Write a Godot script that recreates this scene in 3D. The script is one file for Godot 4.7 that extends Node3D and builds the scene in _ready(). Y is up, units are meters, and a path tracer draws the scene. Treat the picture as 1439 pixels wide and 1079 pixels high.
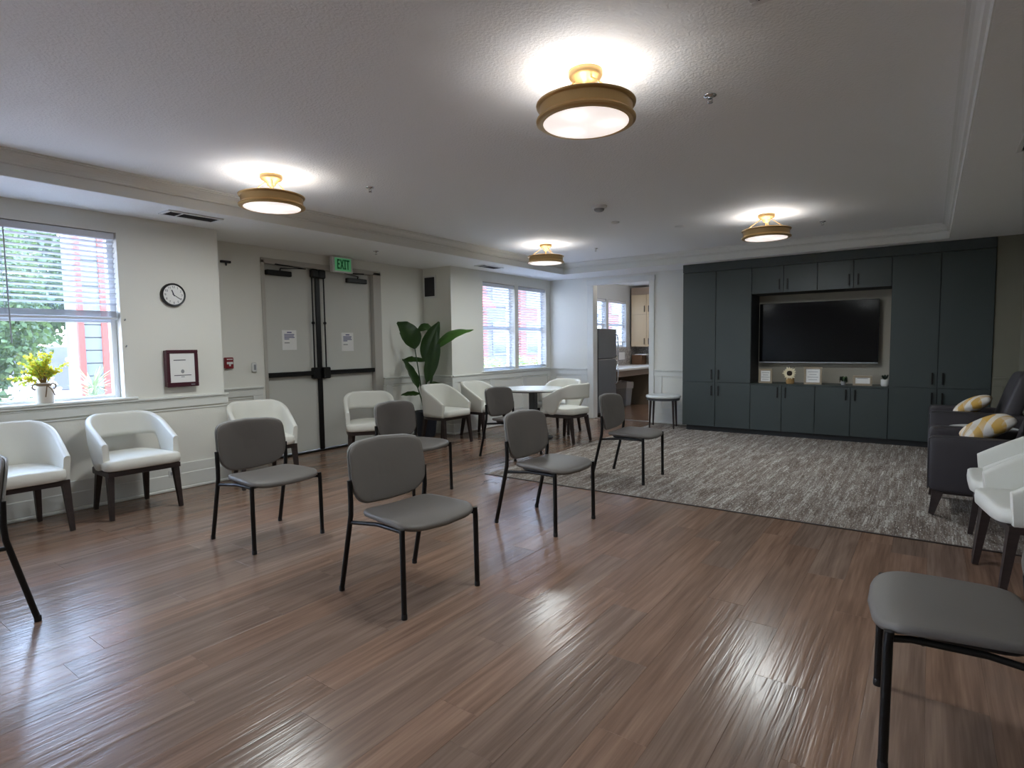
extends Node3D

# ---------------------------------------------------------------- helpers
var used := {}
var M := {}
var rng := RandomNumberGenerator.new()

func numbered(n: String) -> String:
	if not used.has(n):
		used[n] = 0
		return n
	used[n] += 1
	return "%s_%03d" % [n, used[n]]

func thing(called: String, label: String, category: String, at := Vector3.ZERO, turn := 0.0, group := "") -> Node3D:
	var o := Node3D.new()
	o.name = numbered(called)
	add_child(o)
	o.position = at
	o.rotation.y = turn
	meta(o, label, category, group)
	return o

func meta(o: Node, label: String, category: String, group := "", kind := "") -> void:
	if label: o.set_meta("label", label)
	if category: o.set_meta("category", category)
	if group: o.set_meta("group", group)
	if kind: o.set_meta("kind", kind)

func copy(o: Node3D, label: String, at: Vector3, turn := 0.0) -> Node3D:
	var c: Node3D = o.duplicate()
	c.name = numbered(str(o.name))
	add_child(c)
	c.position = at
	c.rotation.y = turn
	c.set_meta("label", label)
	return c

func S(smooth := false) -> SurfaceTool:
	var st := SurfaceTool.new()
	st.begin(Mesh.PRIMITIVE_TRIANGLES)
	st.set_smooth_group(0 if smooth else -1)
	return st

func done(st: SurfaceTool) -> ArrayMesh:
	st.generate_normals()
	return st.commit()

func put(parent: Node, called: String, mesh, m: Material, at := Vector3.ZERO, label := "") -> MeshInstance3D:
	var o := MeshInstance3D.new()
	o.name = called
	o.mesh = done(mesh) if mesh is SurfaceTool else mesh
	o.material_override = m
	o.position = at
	parent.add_child(o, true)
	if label: o.set_meta("label", label)
	return o

func solo(called: String, mesh, m: Material, label: String, category: String, group := "", at := Vector3.ZERO) -> MeshInstance3D:
	var o := put(self, numbered(called), mesh, m, at)
	meta(o, label, category, group)
	return o

func struct(called: String, mesh, m: Material) -> MeshInstance3D:
	var o := put(self, called, mesh, m)
	o.set_meta("kind", "structure")
	return o

func structure_root(called: String) -> Node3D:
	var o := Node3D.new()
	o.name = called
	add_child(o)
	o.set_meta("kind", "structure")
	return o

func quad(st: SurfaceTool, a: Vector3, b: Vector3, c: Vector3, d: Vector3) -> void:
	for p in [a, b, c, a, c, d]: st.add_vertex(p)

# box given by two corners, edges chamfered by b
func bx(st: SurfaceTool, lo: Vector3, hi: Vector3, b := 0.0) -> void:
	st.set_smooth_group(-1)
	var c := (lo + hi) / 2
	var h := (hi - lo).abs() / 2
	b = minf(b, minf(h.x, minf(h.y, h.z)) * 0.9)
	if b <= 0.0:
		for ax in 3:
			for s in [-1.0, 1.0]:
				var n := Vector3.ZERO
				n[ax] = s
				var u := Vector3.ZERO
				u[(ax + 1) % 3] = 1
				var v := Vector3.ZERO
				v[(ax + 2) % 3] = 1
				var pc := c + n * h[ax]
				var U := u * h[(ax + 1) % 3]
				var V := v * h[(ax + 2) % 3]
				if s > 0: quad(st, pc - U - V, pc - U + V, pc + U + V, pc + U - V)
				else: quad(st, pc - U - V, pc + U - V, pc + U + V, pc - U + V)
		return
	for ax in 3:
		var i := (ax + 1) % 3
		var j := (ax + 2) % 3
		for s in [-1.0, 1.0]:
			var p: Array[Vector3] = []
			for q in [[-1, -1], [-1, 1], [1, 1], [1, -1]]:
				var w := Vector3.ZERO
				w[ax] = s * h[ax]
				w[i] = q[0] * (h[i] - b)
				w[j] = q[1] * (h[j] - b)
				p.append(c + w)
			if s > 0: quad(st, p[0], p[1], p[2], p[3])
			else: quad(st, p[0], p[3], p[2], p[1])
		# edges parallel to ax
		for si in [-1.0, 1.0]:
			for sj in [-1.0, 1.0]:
				var a0 := Vector3.ZERO
				a0[ax] = -(h[ax] - b); a0[i] = si * h[i]; a0[j] = sj * (h[j] - b)
				var a1 := a0
				a1[ax] = h[ax] - b
				var b0 := Vector3.ZERO
				b0[ax] = -(h[ax] - b); b0[i] = si * (h[i] - b); b0[j] = sj * h[j]
				var b1 := b0
				b1[ax] = h[ax] - b
				if si * sj > 0: quad(st, c + a0, c + b0, c + b1, c + a1)
				else: quad(st, c + a0, c + a1, c + b1, c + b0)
	for sx in [-1.0, 1.0]:
		for sy in [-1.0, 1.0]:
			for sz in [-1.0, 1.0]:
				var px := c + Vector3(sx * h.x, sy * (h.y - b), sz * (h.z - b))
				var py := c + Vector3(sx * (h.x - b), sy * h.y, sz * (h.z - b))
				var pz := c + Vector3(sx * (h.x - b), sy * (h.y - b), sz * h.z)
				if sx * sy * sz > 0:
					for p in [px, pz, py]: st.add_vertex(p)
				else:
					for p in [px, py, pz]: st.add_vertex(p)

func box(lo: Vector3, hi: Vector3, b := 0.0) -> SurfaceTool:
	var st := S()
	bx(st, lo, hi, b)
	return st

# loft between rings of equal length (rings closed), capped
func loft(st: SurfaceTool, rings: Array, caps := true, smooth := true, closed := true) -> void:
	st.set_smooth_group(0 if smooth else -1)
	for k in rings.size() - 1:
		var A: PackedVector3Array = rings[k]
		var B: PackedVector3Array = rings[k + 1]
		var n := A.size()
		for i in (n if closed else n - 1):
			var j := (i + 1) % n
			quad(st, A[i], A[j], B[j], B[i])
	if caps:
		st.set_smooth_group(-1)
		for e in [0, rings.size() - 1]:
			var R: PackedVector3Array = rings[e]
			var c := Vector3.ZERO
			for p in R: c += p
			c /= R.size()
			for i in R.size():
				var j := (i + 1) % R.size()
				if e == 0:
					for p in [c, R[j], R[i]]: st.add_vertex(p)
				else:
					for p in [c, R[i], R[j]]: st.add_vertex(p)

func tube(st: SurfaceTool, pts: Array, radii, sides := 10, square := false) -> void:
	var rings := []
	var last := Vector3.ZERO
	for k in pts.size():
		var p: Vector3 = pts[k]
		var t: Vector3
		if k == 0: t = pts[1] - pts[0]
		elif k == pts.size() - 1: t = pts[k] - pts[k - 1]
		else: t = (pts[k + 1] - pts[k]).normalized() + (pts[k] - pts[k - 1]).normalized()
		t = t.normalized()
		var u: Vector3
		if k == 0:
			u = (Vector3.RIGHT if absf(t.x) < 0.9 else Vector3.UP)
		else: u = last
		u = (u - t * u.dot(t)).normalized()
		last = u
		var v := t.cross(u)
		var r: float = radii[k] if radii is Array else radii
		var ring := PackedVector3Array()
		var n := 4 if square else sides
		for i in n:
			var a := TAU * i / n + (PI / 4 if square else 0.0)
			var q := r * (1.414 if square else 1.0)
			ring.append(p + (u * cos(a) + v * sin(a)) * q)
		rings.append(ring)
	loft(st, rings, true, not square)

# lathe about y; profile of Vector2(radius, height)
func lathe(st: SurfaceTool, prof: Array, sides := 24, at := Vector3.ZERO, smooth := true, caps := true) -> void:
	var rings := []
	for p in prof:
		var ring := PackedVector3Array()
		for i in sides:
			var a := TAU * i / sides
			ring.append(at + Vector3(p.x * cos(a), p.y, p.x * sin(a)))
		rings.append(ring)
	loft(st, rings, caps, smooth)

func spow(v: float, e: float) -> float:
	return signf(v) * pow(absf(v), e)

# superquadric: half sizes h, roundness e (0.2 boxy .. 1 ellipsoid), optional deform
func pad(st: SurfaceTool, c: Vector3, h: Vector3, ev := 0.35, eh := 0.35, deform = null, nu := 28, nv := 12) -> void:
	var rings := []
	for k in nv + 1:
		var la := -PI / 2 + PI * k / nv
		la = clampf(la, -PI / 2 + 0.02, PI / 2 - 0.02)
		var cv := spow(cos(la), ev)
		var sv := spow(sin(la), ev)
		var ring := PackedVector3Array()
		for i in nu:
			var a := TAU * i / nu
			var p := Vector3(h.x * cv * spow(cos(a), eh), h.y * sv, h.z * cv * spow(sin(a), eh))
			if deform: p = deform.call(p)
			ring.append(c + p)
		rings.append(ring)
	loft(st, rings, true, true)

func text_mesh(s: String, size: float, depth := 0.002, bold := false) -> TextMesh:
	var t := TextMesh.new()
	var f := SystemFont.new()
	f.font_names = PackedStringArray(["Droid Sans"])
	if bold: f.font_weight = 700
	t.font = f
	t.text = s
	t.font_size = 64
	t.pixel_size = size / 64.0
	t.depth = depth
	return t

# ---------------------------------------------------------------- materials
func mat(n: String, c: Color, rough := 0.6, metal := 0.0) -> StandardMaterial3D:
	var m := StandardMaterial3D.new()
	m.resource_name = n
	m.albedo_color = c
	m.roughness = rough
	m.metallic = metal
	M[n] = m
	return m

func rgb(r: int, g: int, b: int) -> Color:
	return Color(r / 255.0, g / 255.0, b / 255.0)

func noise_image(w: int, h: int, freq: float, sd: int, oct := 4, kind := FastNoiseLite.TYPE_SIMPLEX_SMOOTH) -> Image:
	var n := FastNoiseLite.new()
	n.noise_type = kind
	n.seed = sd
	n.frequency = freq
	n.fractal_octaves = oct
	var im := n.get_seamless_image(w, h)
	im.convert(Image.FORMAT_L8)
	return im

func tex(im: Image) -> ImageTexture:
	return ImageTexture.create_from_image(im)

func tri(m: StandardMaterial3D, sc: Vector3, off := Vector3.ZERO) -> void:
	m.uv1_triplanar = true
	m.uv1_world_triplanar = true
	m.uv1_scale = sc
	m.uv1_offset = off

func materials() -> void:
	# painted plaster with a fine roller texture
	var orange := tex(noise_image(256, 256, 0.045, 5, 3))
	for a in [["wall", rgb(234, 233, 225)], ["ceiling", rgb(242, 242, 240)], ["accent_wall", rgb(122, 120, 106)], ["niche_wall", rgb(170, 165, 152)], ["kitchen_wall", rgb(196, 200, 202)]]:
		var m := mat(a[0], a[1], 0.75)
		tri(m, Vector3.ONE * 4.0)
		m.heightmap_enabled = true
		m.heightmap_texture = orange
		m.heightmap_scale = 0.2 if a[0] == "ceiling" else 0.03
	mat("trim", rgb(228, 229, 224), 0.45)
	mat("vinyl", rgb(236, 238, 240), 0.4)
	mat("blind", rgb(214, 217, 224), 0.5)
	mat("door_paint", rgb(205, 205, 198), 0.5)
	mat("door_frame", rgb(186, 182, 174), 0.5)
	mat("black_metal", rgb(18, 17, 18), 0.38, 0.3)
	mat("black_plastic", rgb(24, 23, 26), 0.45)
	# floor planks: grain shared, tone and place per variant
	var g1 := noise_image(512, 80, 0.045, 11, 4)
	g1.resize(512, 512, Image.INTERPOLATE_CUBIC)
	var g2 := noise_image(512, 64, 0.012, 12, 3)
	g2.resize(512, 512, Image.INTERPOLATE_CUBIC)
	var g3 := noise_image(512, 40, 0.16, 13, 3)
	g3.resize(512, 512, Image.INTERPOLATE_CUBIC)
	var wood := Image.create(512, 512, false, Image.FORMAT_RGB8)
	var scrape := Image.create(512, 512, false, Image.FORMAT_L8)
	var light := rgb(160, 136, 120)
	var mid := rgb(132, 109, 95)
	var dark := rgb(96, 78, 68)
	for y in 512:
		for x in 512:
			var a := g1.get_pixel(x, y).r
			var b := g2.get_pixel(x, y).r
			var c := g3.get_pixel(x, y).r
			var v := a * 0.45 + b * 0.35 + c * 0.2
			var t := clampf((v - 0.5) * 2.1, -1, 1)
			var col := mid.lerp(light, t) if t > 0 else mid.lerp(dark, -t)
			wood.set_pixel(x, y, col)
			var hgt := a * 0.5 + b * 0.3 + c * 0.2
			scrape.set_pixel(x, y, Color(hgt, hgt, hgt))
	var wood_t := tex(wood)
	var scrape_t := tex(scrape)
	for i in 9:
		var m := mat("plank_%d" % i, Color.WHITE * [1.0, 0.96, 1.03, 0.94, 1.0, 0.97, 0.95, 1.02, 0.98][i], 0.21)
		m.albedo_color.a = 1.0
		m.metallic_specular = 0.42
		if i % 3 == 1: m.albedo_color = m.albedo_color * Color(1.03, 0.99, 0.96)
		m.albedo_texture = wood_t
		m.heightmap_enabled = true
		m.heightmap_texture = scrape_t
		m.heightmap_scale = 0.16
		tri(m, Vector3(1.35, 1.0, 0.42), Vector3(0.137 * i, 0, 0.291 * i))
	# carpet of broken woven streaks
	var c3 := noise_image(256, 256, 0.2, 23, 2)
	var carp := Image.create(1024, 1024, false, Image.FORMAT_RGB8)
	var yarns := [rgb(104, 90, 82), rgb(118, 104, 95), rgb(128, 117, 109), rgb(138, 127, 118), rgb(152, 143, 134), rgb(172, 165, 157), rgb(196, 191, 184)]
	var cr := RandomNumberGenerator.new()
	cr.seed = 20
	var cn2 := FastNoiseLite.new()
	cn2.seed = 24
	cn2.frequency = 0.012
	var cx := 0
	while cx < 1024:
		var cw := cr.randi_range(4, 10)
		var cy := cr.randi_range(-90, 0)
		while cy < 1024:
			var ch := cr.randi_range(24, 200)
			var pick := clampi(int(round(3.0 + 5.5 * cn2.get_noise_2d(cx, cy * 0.3) + cr.randf_range(-1.6, 1.6))), 0, 6)
			carp.fill_rect(Rect2i(cx, cy, cw, ch), yarns[pick] * cr.randf_range(0.95, 1.05))
			cy += ch
		cx += cw
	for k in 9000:
		var yc: Color = yarns[cr.randi() % yarns.size()]
		carp.fill_rect(Rect2i(cr.randi() % 1024, cr.randi() % 1024, cr.randi_range(2, 6), cr.randi_range(4, 22)), yc * cr.randf_range(0.88, 1.08))
	var cm := mat("carpet", Color.WHITE, 0.95)
	cm.albedo_texture = tex(carp)
	cm.heightmap_enabled = true
	cm.heightmap_texture = tex(c3)
	cm.heightmap_scale = 0.3
	tri(cm, Vector3(0.9, 1, 0.55))
	# furniture
	var leather := tex(noise_image(256, 256, 0.09, 31, 3))
	for a in [["white_leather", rgb(226, 225, 217), 0.42], ["charcoal_leather", rgb(58, 54, 58), 0.5], ["grey_vinyl", rgb(104, 99, 95), 0.5]]:
		var m := mat(a[0], a[1], a[2])
		m.heightmap_enabled = true
		m.heightmap_texture = leather
		m.heightmap_scale = 0.03
		m.uv1_triplanar = true
		m.uv1_scale = Vector3.ONE * 6
	mat("grey_shell", rgb(150, 150, 150), 0.4)
	var gr := noise_image(512, 32, 0.06, 41, 4)
	gr.resize(512, 512, Image.INTERPOLATE_CUBIC)
	var dw := mat("dark_wood", rgb(58, 46, 44), 0.45)
	var dwi := Image.create(512, 512, false, Image.FORMAT_RGB8)
	for y in 512:
		for x in 512:
			dwi.set_pixel(x, y, Color.WHITE * (0.75 + 0.25 * gr.get_pixel(y, x).r))
	dw.albedo_texture = tex(dwi)
	dw.uv1_triplanar = true
	dw.uv1_scale = Vector3(2, 1, 2)
	var cab := mat("cabinet", rgb(58, 67, 67), 0.42)
	mat("cabinet_inside", rgb(40, 42, 46), 0.6)
	mat("table_white", rgb(232, 236, 236), 0.25)
	mat("table_edge", rgb(70, 72, 76), 0.4)
	mat("screen", rgb(8, 8, 10), 0.1).metallic_specular = 0.3
	mat("bezel", rgb(16, 16, 18), 0.4)
	mat("silver", rgb(170, 172, 176), 0.35, 0.8)
	mat("brass", rgb(206, 172, 118), 0.36, 0.7)
	mat("brass_dark", rgb(120, 92, 62), 0.4, 0.8)
	mat("chrome", rgb(220, 222, 226), 0.15, 1.0)
	var df := mat("diffuser", rgb(250, 246, 240), 0.5)
	df.backlight_enabled = true
	df.backlight = Color(0.31, 0.305, 0.3)
	df.emission_enabled = true
	df.emission = Color(1.0, 0.95, 0.93)
	df.emission_energy_multiplier = 0.46
	var bulb := mat("bulb", rgb(255, 244, 228), 0.5)
	bulb.emission_enabled = true
	bulb.emission = Color(1, 0.93, 0.84)
	bulb.emission_energy_multiplier = 6.0
	# glass
	var gl := mat("glass", Color(0.86, 0.93, 0.94, 0.06), 0.03)
	gl.transparency = BaseMaterial3D.TRANSPARENCY_ALPHA
	# small things
	mat("paper", rgb(240, 240, 238), 0.8)
	mat("ink", rgb(40, 42, 60), 0.8)
	mat("blue_ink", rgb(60, 66, 130), 0.8)
	mat("maroon", rgb(70, 28, 40), 0.4)
	mat("red_plastic", rgb(126, 24, 36), 0.4)
	mat("white_plastic", rgb(224, 224, 222), 0.45)
	mat("grey_plastic", rgb(150, 152, 156), 0.5)
	mat("dark_grille", rgb(44, 42, 48), 0.7)
	var ex := mat("exit_panel", rgb(140, 214, 168), 0.5)
	ex.emission_enabled = true
	ex.emission = Color(0.22, 0.55, 0.34)
	ex.emission_energy_multiplier = 0.2
	mat("exit_letters", rgb(20, 120, 66), 0.5)
	mat("frame_wood", rgb(166, 152, 132), 0.6)
	mat("burlap", rgb(176, 140, 92), 0.9)
	mat("petal", rgb(238, 228, 196), 0.7)
	mat("seed", rgb(44, 32, 24), 0.9)
	mat("succulent", rgb(30, 46, 36), 0.6)
	mat("sage", rgb(96, 120, 84), 0.7)
	var lf := mat("plant_leaf", rgb(24, 42, 30), 0.36)
	lf.backlight_enabled = true
	lf.backlight = Color(0.3, 0.46, 0.18)
	mat("plant_stem", rgb(58, 84, 52), 0.5)
	mat("navy_pot", rgb(34, 38, 48), 0.4)
	mat("jar", rgb(222, 214, 202), 0.5)
	mat("twine", rgb(128, 108, 84), 0.9)
	mat("twig", rgb(116, 92, 40), 0.8)
	var bl := mat("blossom", rgb(232, 214, 84), 0.7)
	bl.backlight_enabled = true
	bl.backlight = Color(0.85, 0.8, 0.3)
	var bl2 := mat("young_leaf", rgb(176, 190, 96), 0.7)
	bl2.backlight_enabled = true
	bl2.backlight = Color(0.75, 0.82, 0.35)
	mat("fridge", rgb(112, 114, 118), 0.4, 0.15)
	mat("maple", rgb(192, 170, 136), 0.5)
	mat("maple_dark", rgb(150, 130, 112), 0.55)
	mat("base_cabinet", rgb(122, 112, 98), 0.55)
	mat("counter", rgb(226, 226, 222), 0.3)
	var mb := mat("marble", rgb(196, 192, 188), 0.35)
	var mbi := Image.create(256, 256, false, Image.FORMAT_RGB8)
	var mn := noise_image(256, 256, 0.025, 51, 5)
	for y in 256:
		for x in 256:
			var v := absf(mn.get_pixel(x, y).r - 0.5) * 5
			mbi.set_pixel(x, y, Color.WHITE * clampf(0.72 + 0.28 * v, 0, 1))
	mb.albedo_texture = tex(mbi)
	tri(mb, Vector3.ONE * 1.4)
	mat("bin_white", rgb(200, 204, 206), 0.5)
	mat("brown_box", rgb(120, 92, 70), 0.7)
	# print on the cushions: bands of ochre, white and grey
	var pim := Image.create(256, 256, false, Image.FORMAT_RGB8)
	for y in 256:
		for x in 256:
			var u := x / 256.0
			var v := y / 256.0
			var d := Vector2(u - 0.15, (v - 0.25) * 0.8).length() + 0.05 * sin(v * 9.0) + 0.03 * sin(u * 14.0)
			var b := fmod(d * 5.2, 2.0)
			var col := rgb(206, 202, 196)
			if b < 0.55: col = rgb(214, 168, 74)
			elif b < 0.95: col = rgb(236, 232, 224)
			elif b < 1.35: col = rgb(190, 152, 84)
			pim.set_pixel(x, y, col)
	var pm := mat("pillow_print", Color.WHITE, 0.85)
	pm.albedo_texture = tex(pim)
	pm.uv1_triplanar = true
	pm.uv1_scale = Vector3.ONE * 1.5
	pm.uv1_offset = Vector3(0.5, 0.5, 0.5)
	# outdoors
	for a in [["leaf_dark", rgb(44, 66, 40)], ["leaf_mid", rgb(66, 88, 48)], ["leaf_light", rgb(122, 134, 66)], ["leaf_pale", rgb(140, 152, 122)], ["flower_white", rgb(240, 236, 236)]]:
		var m := mat(a[0], a[1], 0.6)
		m.backlight_enabled = true
		m.backlight = Color(0.3, 0.36, 0.14)
	mat("bark", rgb(96, 80, 66), 0.9)
	var cn := tex(noise_image(256, 256, 0.03, 61, 4))
	for a in [["concrete", rgb(140, 127, 125)], ["garden_wall", rgb(104, 104, 112)], ["soil", rgb(120, 104, 84)]]:
		var m := mat(a[0], a[1], 0.9)
		tri(m, Vector3.ONE * 0.7)
		m.heightmap_enabled = true
		m.heightmap_texture = cn
		m.heightmap_scale = 0.5
	mat("siding", rgb(108, 111, 108), 0.7)
	mat("red_trim", rgb(150, 66, 54), 0.7)
	mat("brick_red", rgb(122, 64, 56), 0.85)
	mat("stucco", rgb(92, 90, 106), 0.85)
	mat("window_dark", rgb(60, 70, 86), 0.1)
	mat("bollard_yellow", rgb(236, 186, 40), 0.5)
	mat("car_blue", rgb(44, 62, 96), 0.25)
	mat("car_glass", rgb(30, 38, 48), 0.1)
	mat("board_red", rgb(216, 52, 52), 0.7)
	mat("roof", rgb(120, 116, 112), 0.9)

# ---------------------------------------------------------------- room constants
const SOF := 2.44      # soffit
const CEIL := 2.61     # tray ceiling
const XR := 6.41       # right wall
const ZF := 14.2       # wall behind the camera
const AX := -0.55      # alcove wall
const AZ0 := 2.68
const AZ1 := 6.03
const RAIL := 0.868

func _ready() -> void:
	rng.seed = 7
	# camera
	var cam := Camera3D.new()
	cam.name = "camera"
	add_child(cam)
	cam.basis = Basis(Vector3.UP, 0.625881589) * Basis(Vector3.RIGHT, -0.0676987214) * Basis(Vector3.BACK, -0.0127148716)
	cam.position = Vector3(5.6027079, 1.29968988, 8.95836545)
	cam.fov = 67.1818
	cam.near = 0.05
	cam.far = 200.0
	cam.current = true
	# sky and exposure
	var we := WorldEnvironment.new()
	we.name = "environment"
	var env := Environment.new()
	env.background_mode = Environment.BG_SKY
	var sky := Sky.new()
	var sm := ProceduralSkyMaterial.new()
	sm.sky_top_color = Color(0.66, 0.77, 0.93)
	sm.sky_horizon_color = Color(0.93, 0.96, 1.0)
	sm.ground_bottom_color = Color(0.42, 0.40, 0.38)
	sm.ground_horizon_color = Color(0.6, 0.6, 0.6)
	sm.sky_energy_multiplier = 3.3
	sm.ground_energy_multiplier = 1.0
	sky.sky_material = sm
	env.sky = sky
	env.tonemap_mode = Environment.TONE_MAPPER_LINEAR
	env.tonemap_exposure = 1.54
	env.sdfgi_enabled = true
	env.ssao_enabled = true
	env.ssil_enabled = true
	we.environment = env
	add_child(we)
	# sun from behind the building: it falls on the garden and not into the room
	var sun := DirectionalLight3D.new()
	sun.name = "sun"
	add_child(sun)
	sun.look_at_from_position(Vector3.ZERO, Vector3(-0.10, -1.0, -0.42), Vector3.UP)
	sun.light_color = Color(1.0, 0.95, 0.86)
	sun.light_energy = 1.7
	sun.light_angular_distance = 0.6
	sun.shadow_enabled = true
	materials()
	build_shell()
	build_floor()
	build_wainscot()
	build_windows()
	build_exit_doors()
	build_wall_unit()
	build_kitchen()
	build_lights()
	build_chairs()
	build_tables()
	build_armchairs()
	build_plant()
	build_wall_things()
	build_ceiling_things()
	build_niche_decor()
	build_sill_vase()
	build_outdoors()

# ---------------------------------------------------------------- shell
func build_shell() -> void:
	var T := 0.16
	# wall_left with its window openings, the rear ones added for fill, and the alcove gap
	var st := S()
	var x0 := -T
	bx(st, Vector3(x0, 0, 14.0), Vector3(0, SOF, ZF))
	bx(st, Vector3(x0, 0, 12.1), Vector3(0, 0.868, 14.0))
	bx(st, Vector3(x0, 2.285, 12.1), Vector3(0, SOF, 14.0))
	bx(st, Vector3(x0, 0.868, 12.1), Vector3(0, 2.285, 12.2))
	bx(st, Vector3(x0, 0.868, 13.1), Vector3(0, 2.285, 13.15))
	bx(st, Vector3(x0, 0, 10.2), Vector3(0, 0.868, 12.1))
	bx(st, Vector3(x0, 2.285, 10.2), Vector3(0, SOF, 12.1))
	bx(st, Vector3(x0, 0.868, 11.1), Vector3(0, 2.285, 11.2))
	bx(st, Vector3(x0, 0, 8.80), Vector3(0, SOF, 10.2))
	bx(st, Vector3(x0, 0, 6.89), Vector3(0, 0.868, 8.80))
	bx(st, Vector3(x0, 2.285, 6.89), Vector3(0, SOF, 8.80))
	bx(st, Vector3(x0, 0.868, 7.79), Vector3(0, 2.285, 7.89))
	bx(st, Vector3(x0, 0, AZ1), Vector3(0, SOF, 6.89))
	bx(st, Vector3(AX - T, 0, AZ1), Vector3(x0, SOF, AZ1 + T))
	bx(st, Vector3(x0, 0, 1.948), Vector3(0, SOF, AZ0))
	bx(st, Vector3(AX - T, 0, AZ0 - T), Vector3(x0, SOF, AZ0))
	bx(st, Vector3(x0, 0, 0.137), Vector3(0, 0.89, 1.948))
	bx(st, Vector3(x0, 2.275, 0.137), Vector3(0, SOF, 1.948))
	bx(st, Vector3(x0, 0.89, 1.0), Vector3(0, 2.275, 1.1))
	bx(st, Vector3(x0, 0, -0.12), Vector3(0, SOF, 0.137))
	struct("wall_left", st, M.wall)
	# alcove wall
	st = S()
	bx(st, Vector3(AX - T, 2.29, AZ0), Vector3(AX, SOF, AZ1))
	bx(st, Vector3(AX - T, 0, AZ0), Vector3(AX, 2.29, 3.60))
	bx(st, Vector3(AX - T, 0, 5.23), Vector3(AX, 2.29, AZ1))
	struct("wall_alcove", st, M.wall)
	# back wall with the kitchen opening
	st = S()
	bx(st, Vector3(0, 0, -0.12), Vector3(0.88, CEIL, 0))
	bx(st, Vector3(0.88, 2.315, -0.12), Vector3(1.90, CEIL, 0))
	bx(st, Vector3(1.90, 0, -0.12), Vector3(2.62, CEIL, 0))
	struct("wall_back", st, M.wall)
	st = S()
	bx(st, Vector3(2.62, 0, -0.12), Vector3(XR + T, CEIL, 0.0))
	struct("wall_niche", st, M.niche_wall)
	struct("wall_corner", box(Vector3(6.182, 0, 0.0), Vector3(XR, SOF, 0.455)), M.accent_wall)
	struct("wall_right", box(Vector3(XR, 0, 0), Vector3(XR + T, CEIL, ZF)), M.accent_wall)
	struct("wall_front", box(Vector3(-T, 0, ZF), Vector3(XR + T, CEIL, ZF + T)), M.wall)
	# ceiling: tray, with the lowered soffit as its part
	var xa := 0.673
	var xc := 5.751
	var zb := 0.656
	var ze := 13.5
	var ceil := struct("ceiling", box(Vector3(-0.8, CEIL, -0.12), Vector3(XR + T, CEIL + 0.2, ZF + T)), M.ceiling)
	st = S()
	bx(st, Vector3(AX - T, SOF, -0.02), Vector3(xa, CEIL + 0.02, ZF))
	bx(st, Vector3(xc, SOF, -0.02), Vector3(XR + 0.02, CEIL + 0.02, ZF))
	bx(st, Vector3(xa, SOF, -0.02), Vector3(xc, CEIL + 0.02, zb))
	bx(st, Vector3(xa, SOF, ze), Vector3(xc, CEIL + 0.02, ZF))
	put(ceil, "soffit", st, M.ceiling)
	# crown moulding round the tray, profile (inward, height)
	var prof := [Vector2(-0.002, 2.442), Vector2(0.006, 2.442), Vector2(0.006, 2.520), Vector2(0.022, 2.524), Vector2(0.022, 2.534), Vector2(0.014, 2.540), Vector2(0.017, 2.556), Vector2(0.026, 2.572), Vector2(0.042, 2.586), Vector2(0.056, 2.592), Vector2(0.056, 2.598), Vector2(0.074, 2.600), Vector2(0.074, 2.612), Vector2(-0.002, 2.612)]
	var rings := []
	for c in [[xa, ze, 1, -1], [xa, zb, 1, 1], [xc, zb, -1, 1], [xc, ze, -1, -1], [xa, ze, 1, -1]]:
		var ring := PackedVector3Array()
		for p in prof: ring.append(Vector3(c[0] + c[2] * p.x, p.y, c[1] + c[3] * p.x))
		rings.append(ring)
	st = S()
	loft(st, rings, false, false)
	struct("trim_1", st, M.trim)
	# roof above, closing the building
	struct("roof", box(Vector3(-1.0, CEIL + 0.2, -4.2), Vector3(XR + 0.4, CEIL + 0.4, ZF + 0.4)), M.roof)
	# casing of the kitchen opening: two jambs and a head
	var cas := structure_root("trim_2")
	put(cas, "jamb", box(Vector3(0.765, 0, -0.135), Vector3(0.885, 2.31, 0.022), 0.006), M.trim)
	put(cas, "jamb", box(Vector3(1.895, 0, -0.135), Vector3(1.985, 2.31, 0.022), 0.006), M.trim)
	put(cas, "head", box(Vector3(0.755, 2.305, -0.135), Vector3(1.995, 2.395, 0.026), 0.006), M.trim)
	put(cas, "threshold", box(Vector3(0.885, 0.0, -0.09), Vector3(1.895, 0.012, -0.03), 0.004), M.silver)

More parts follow.
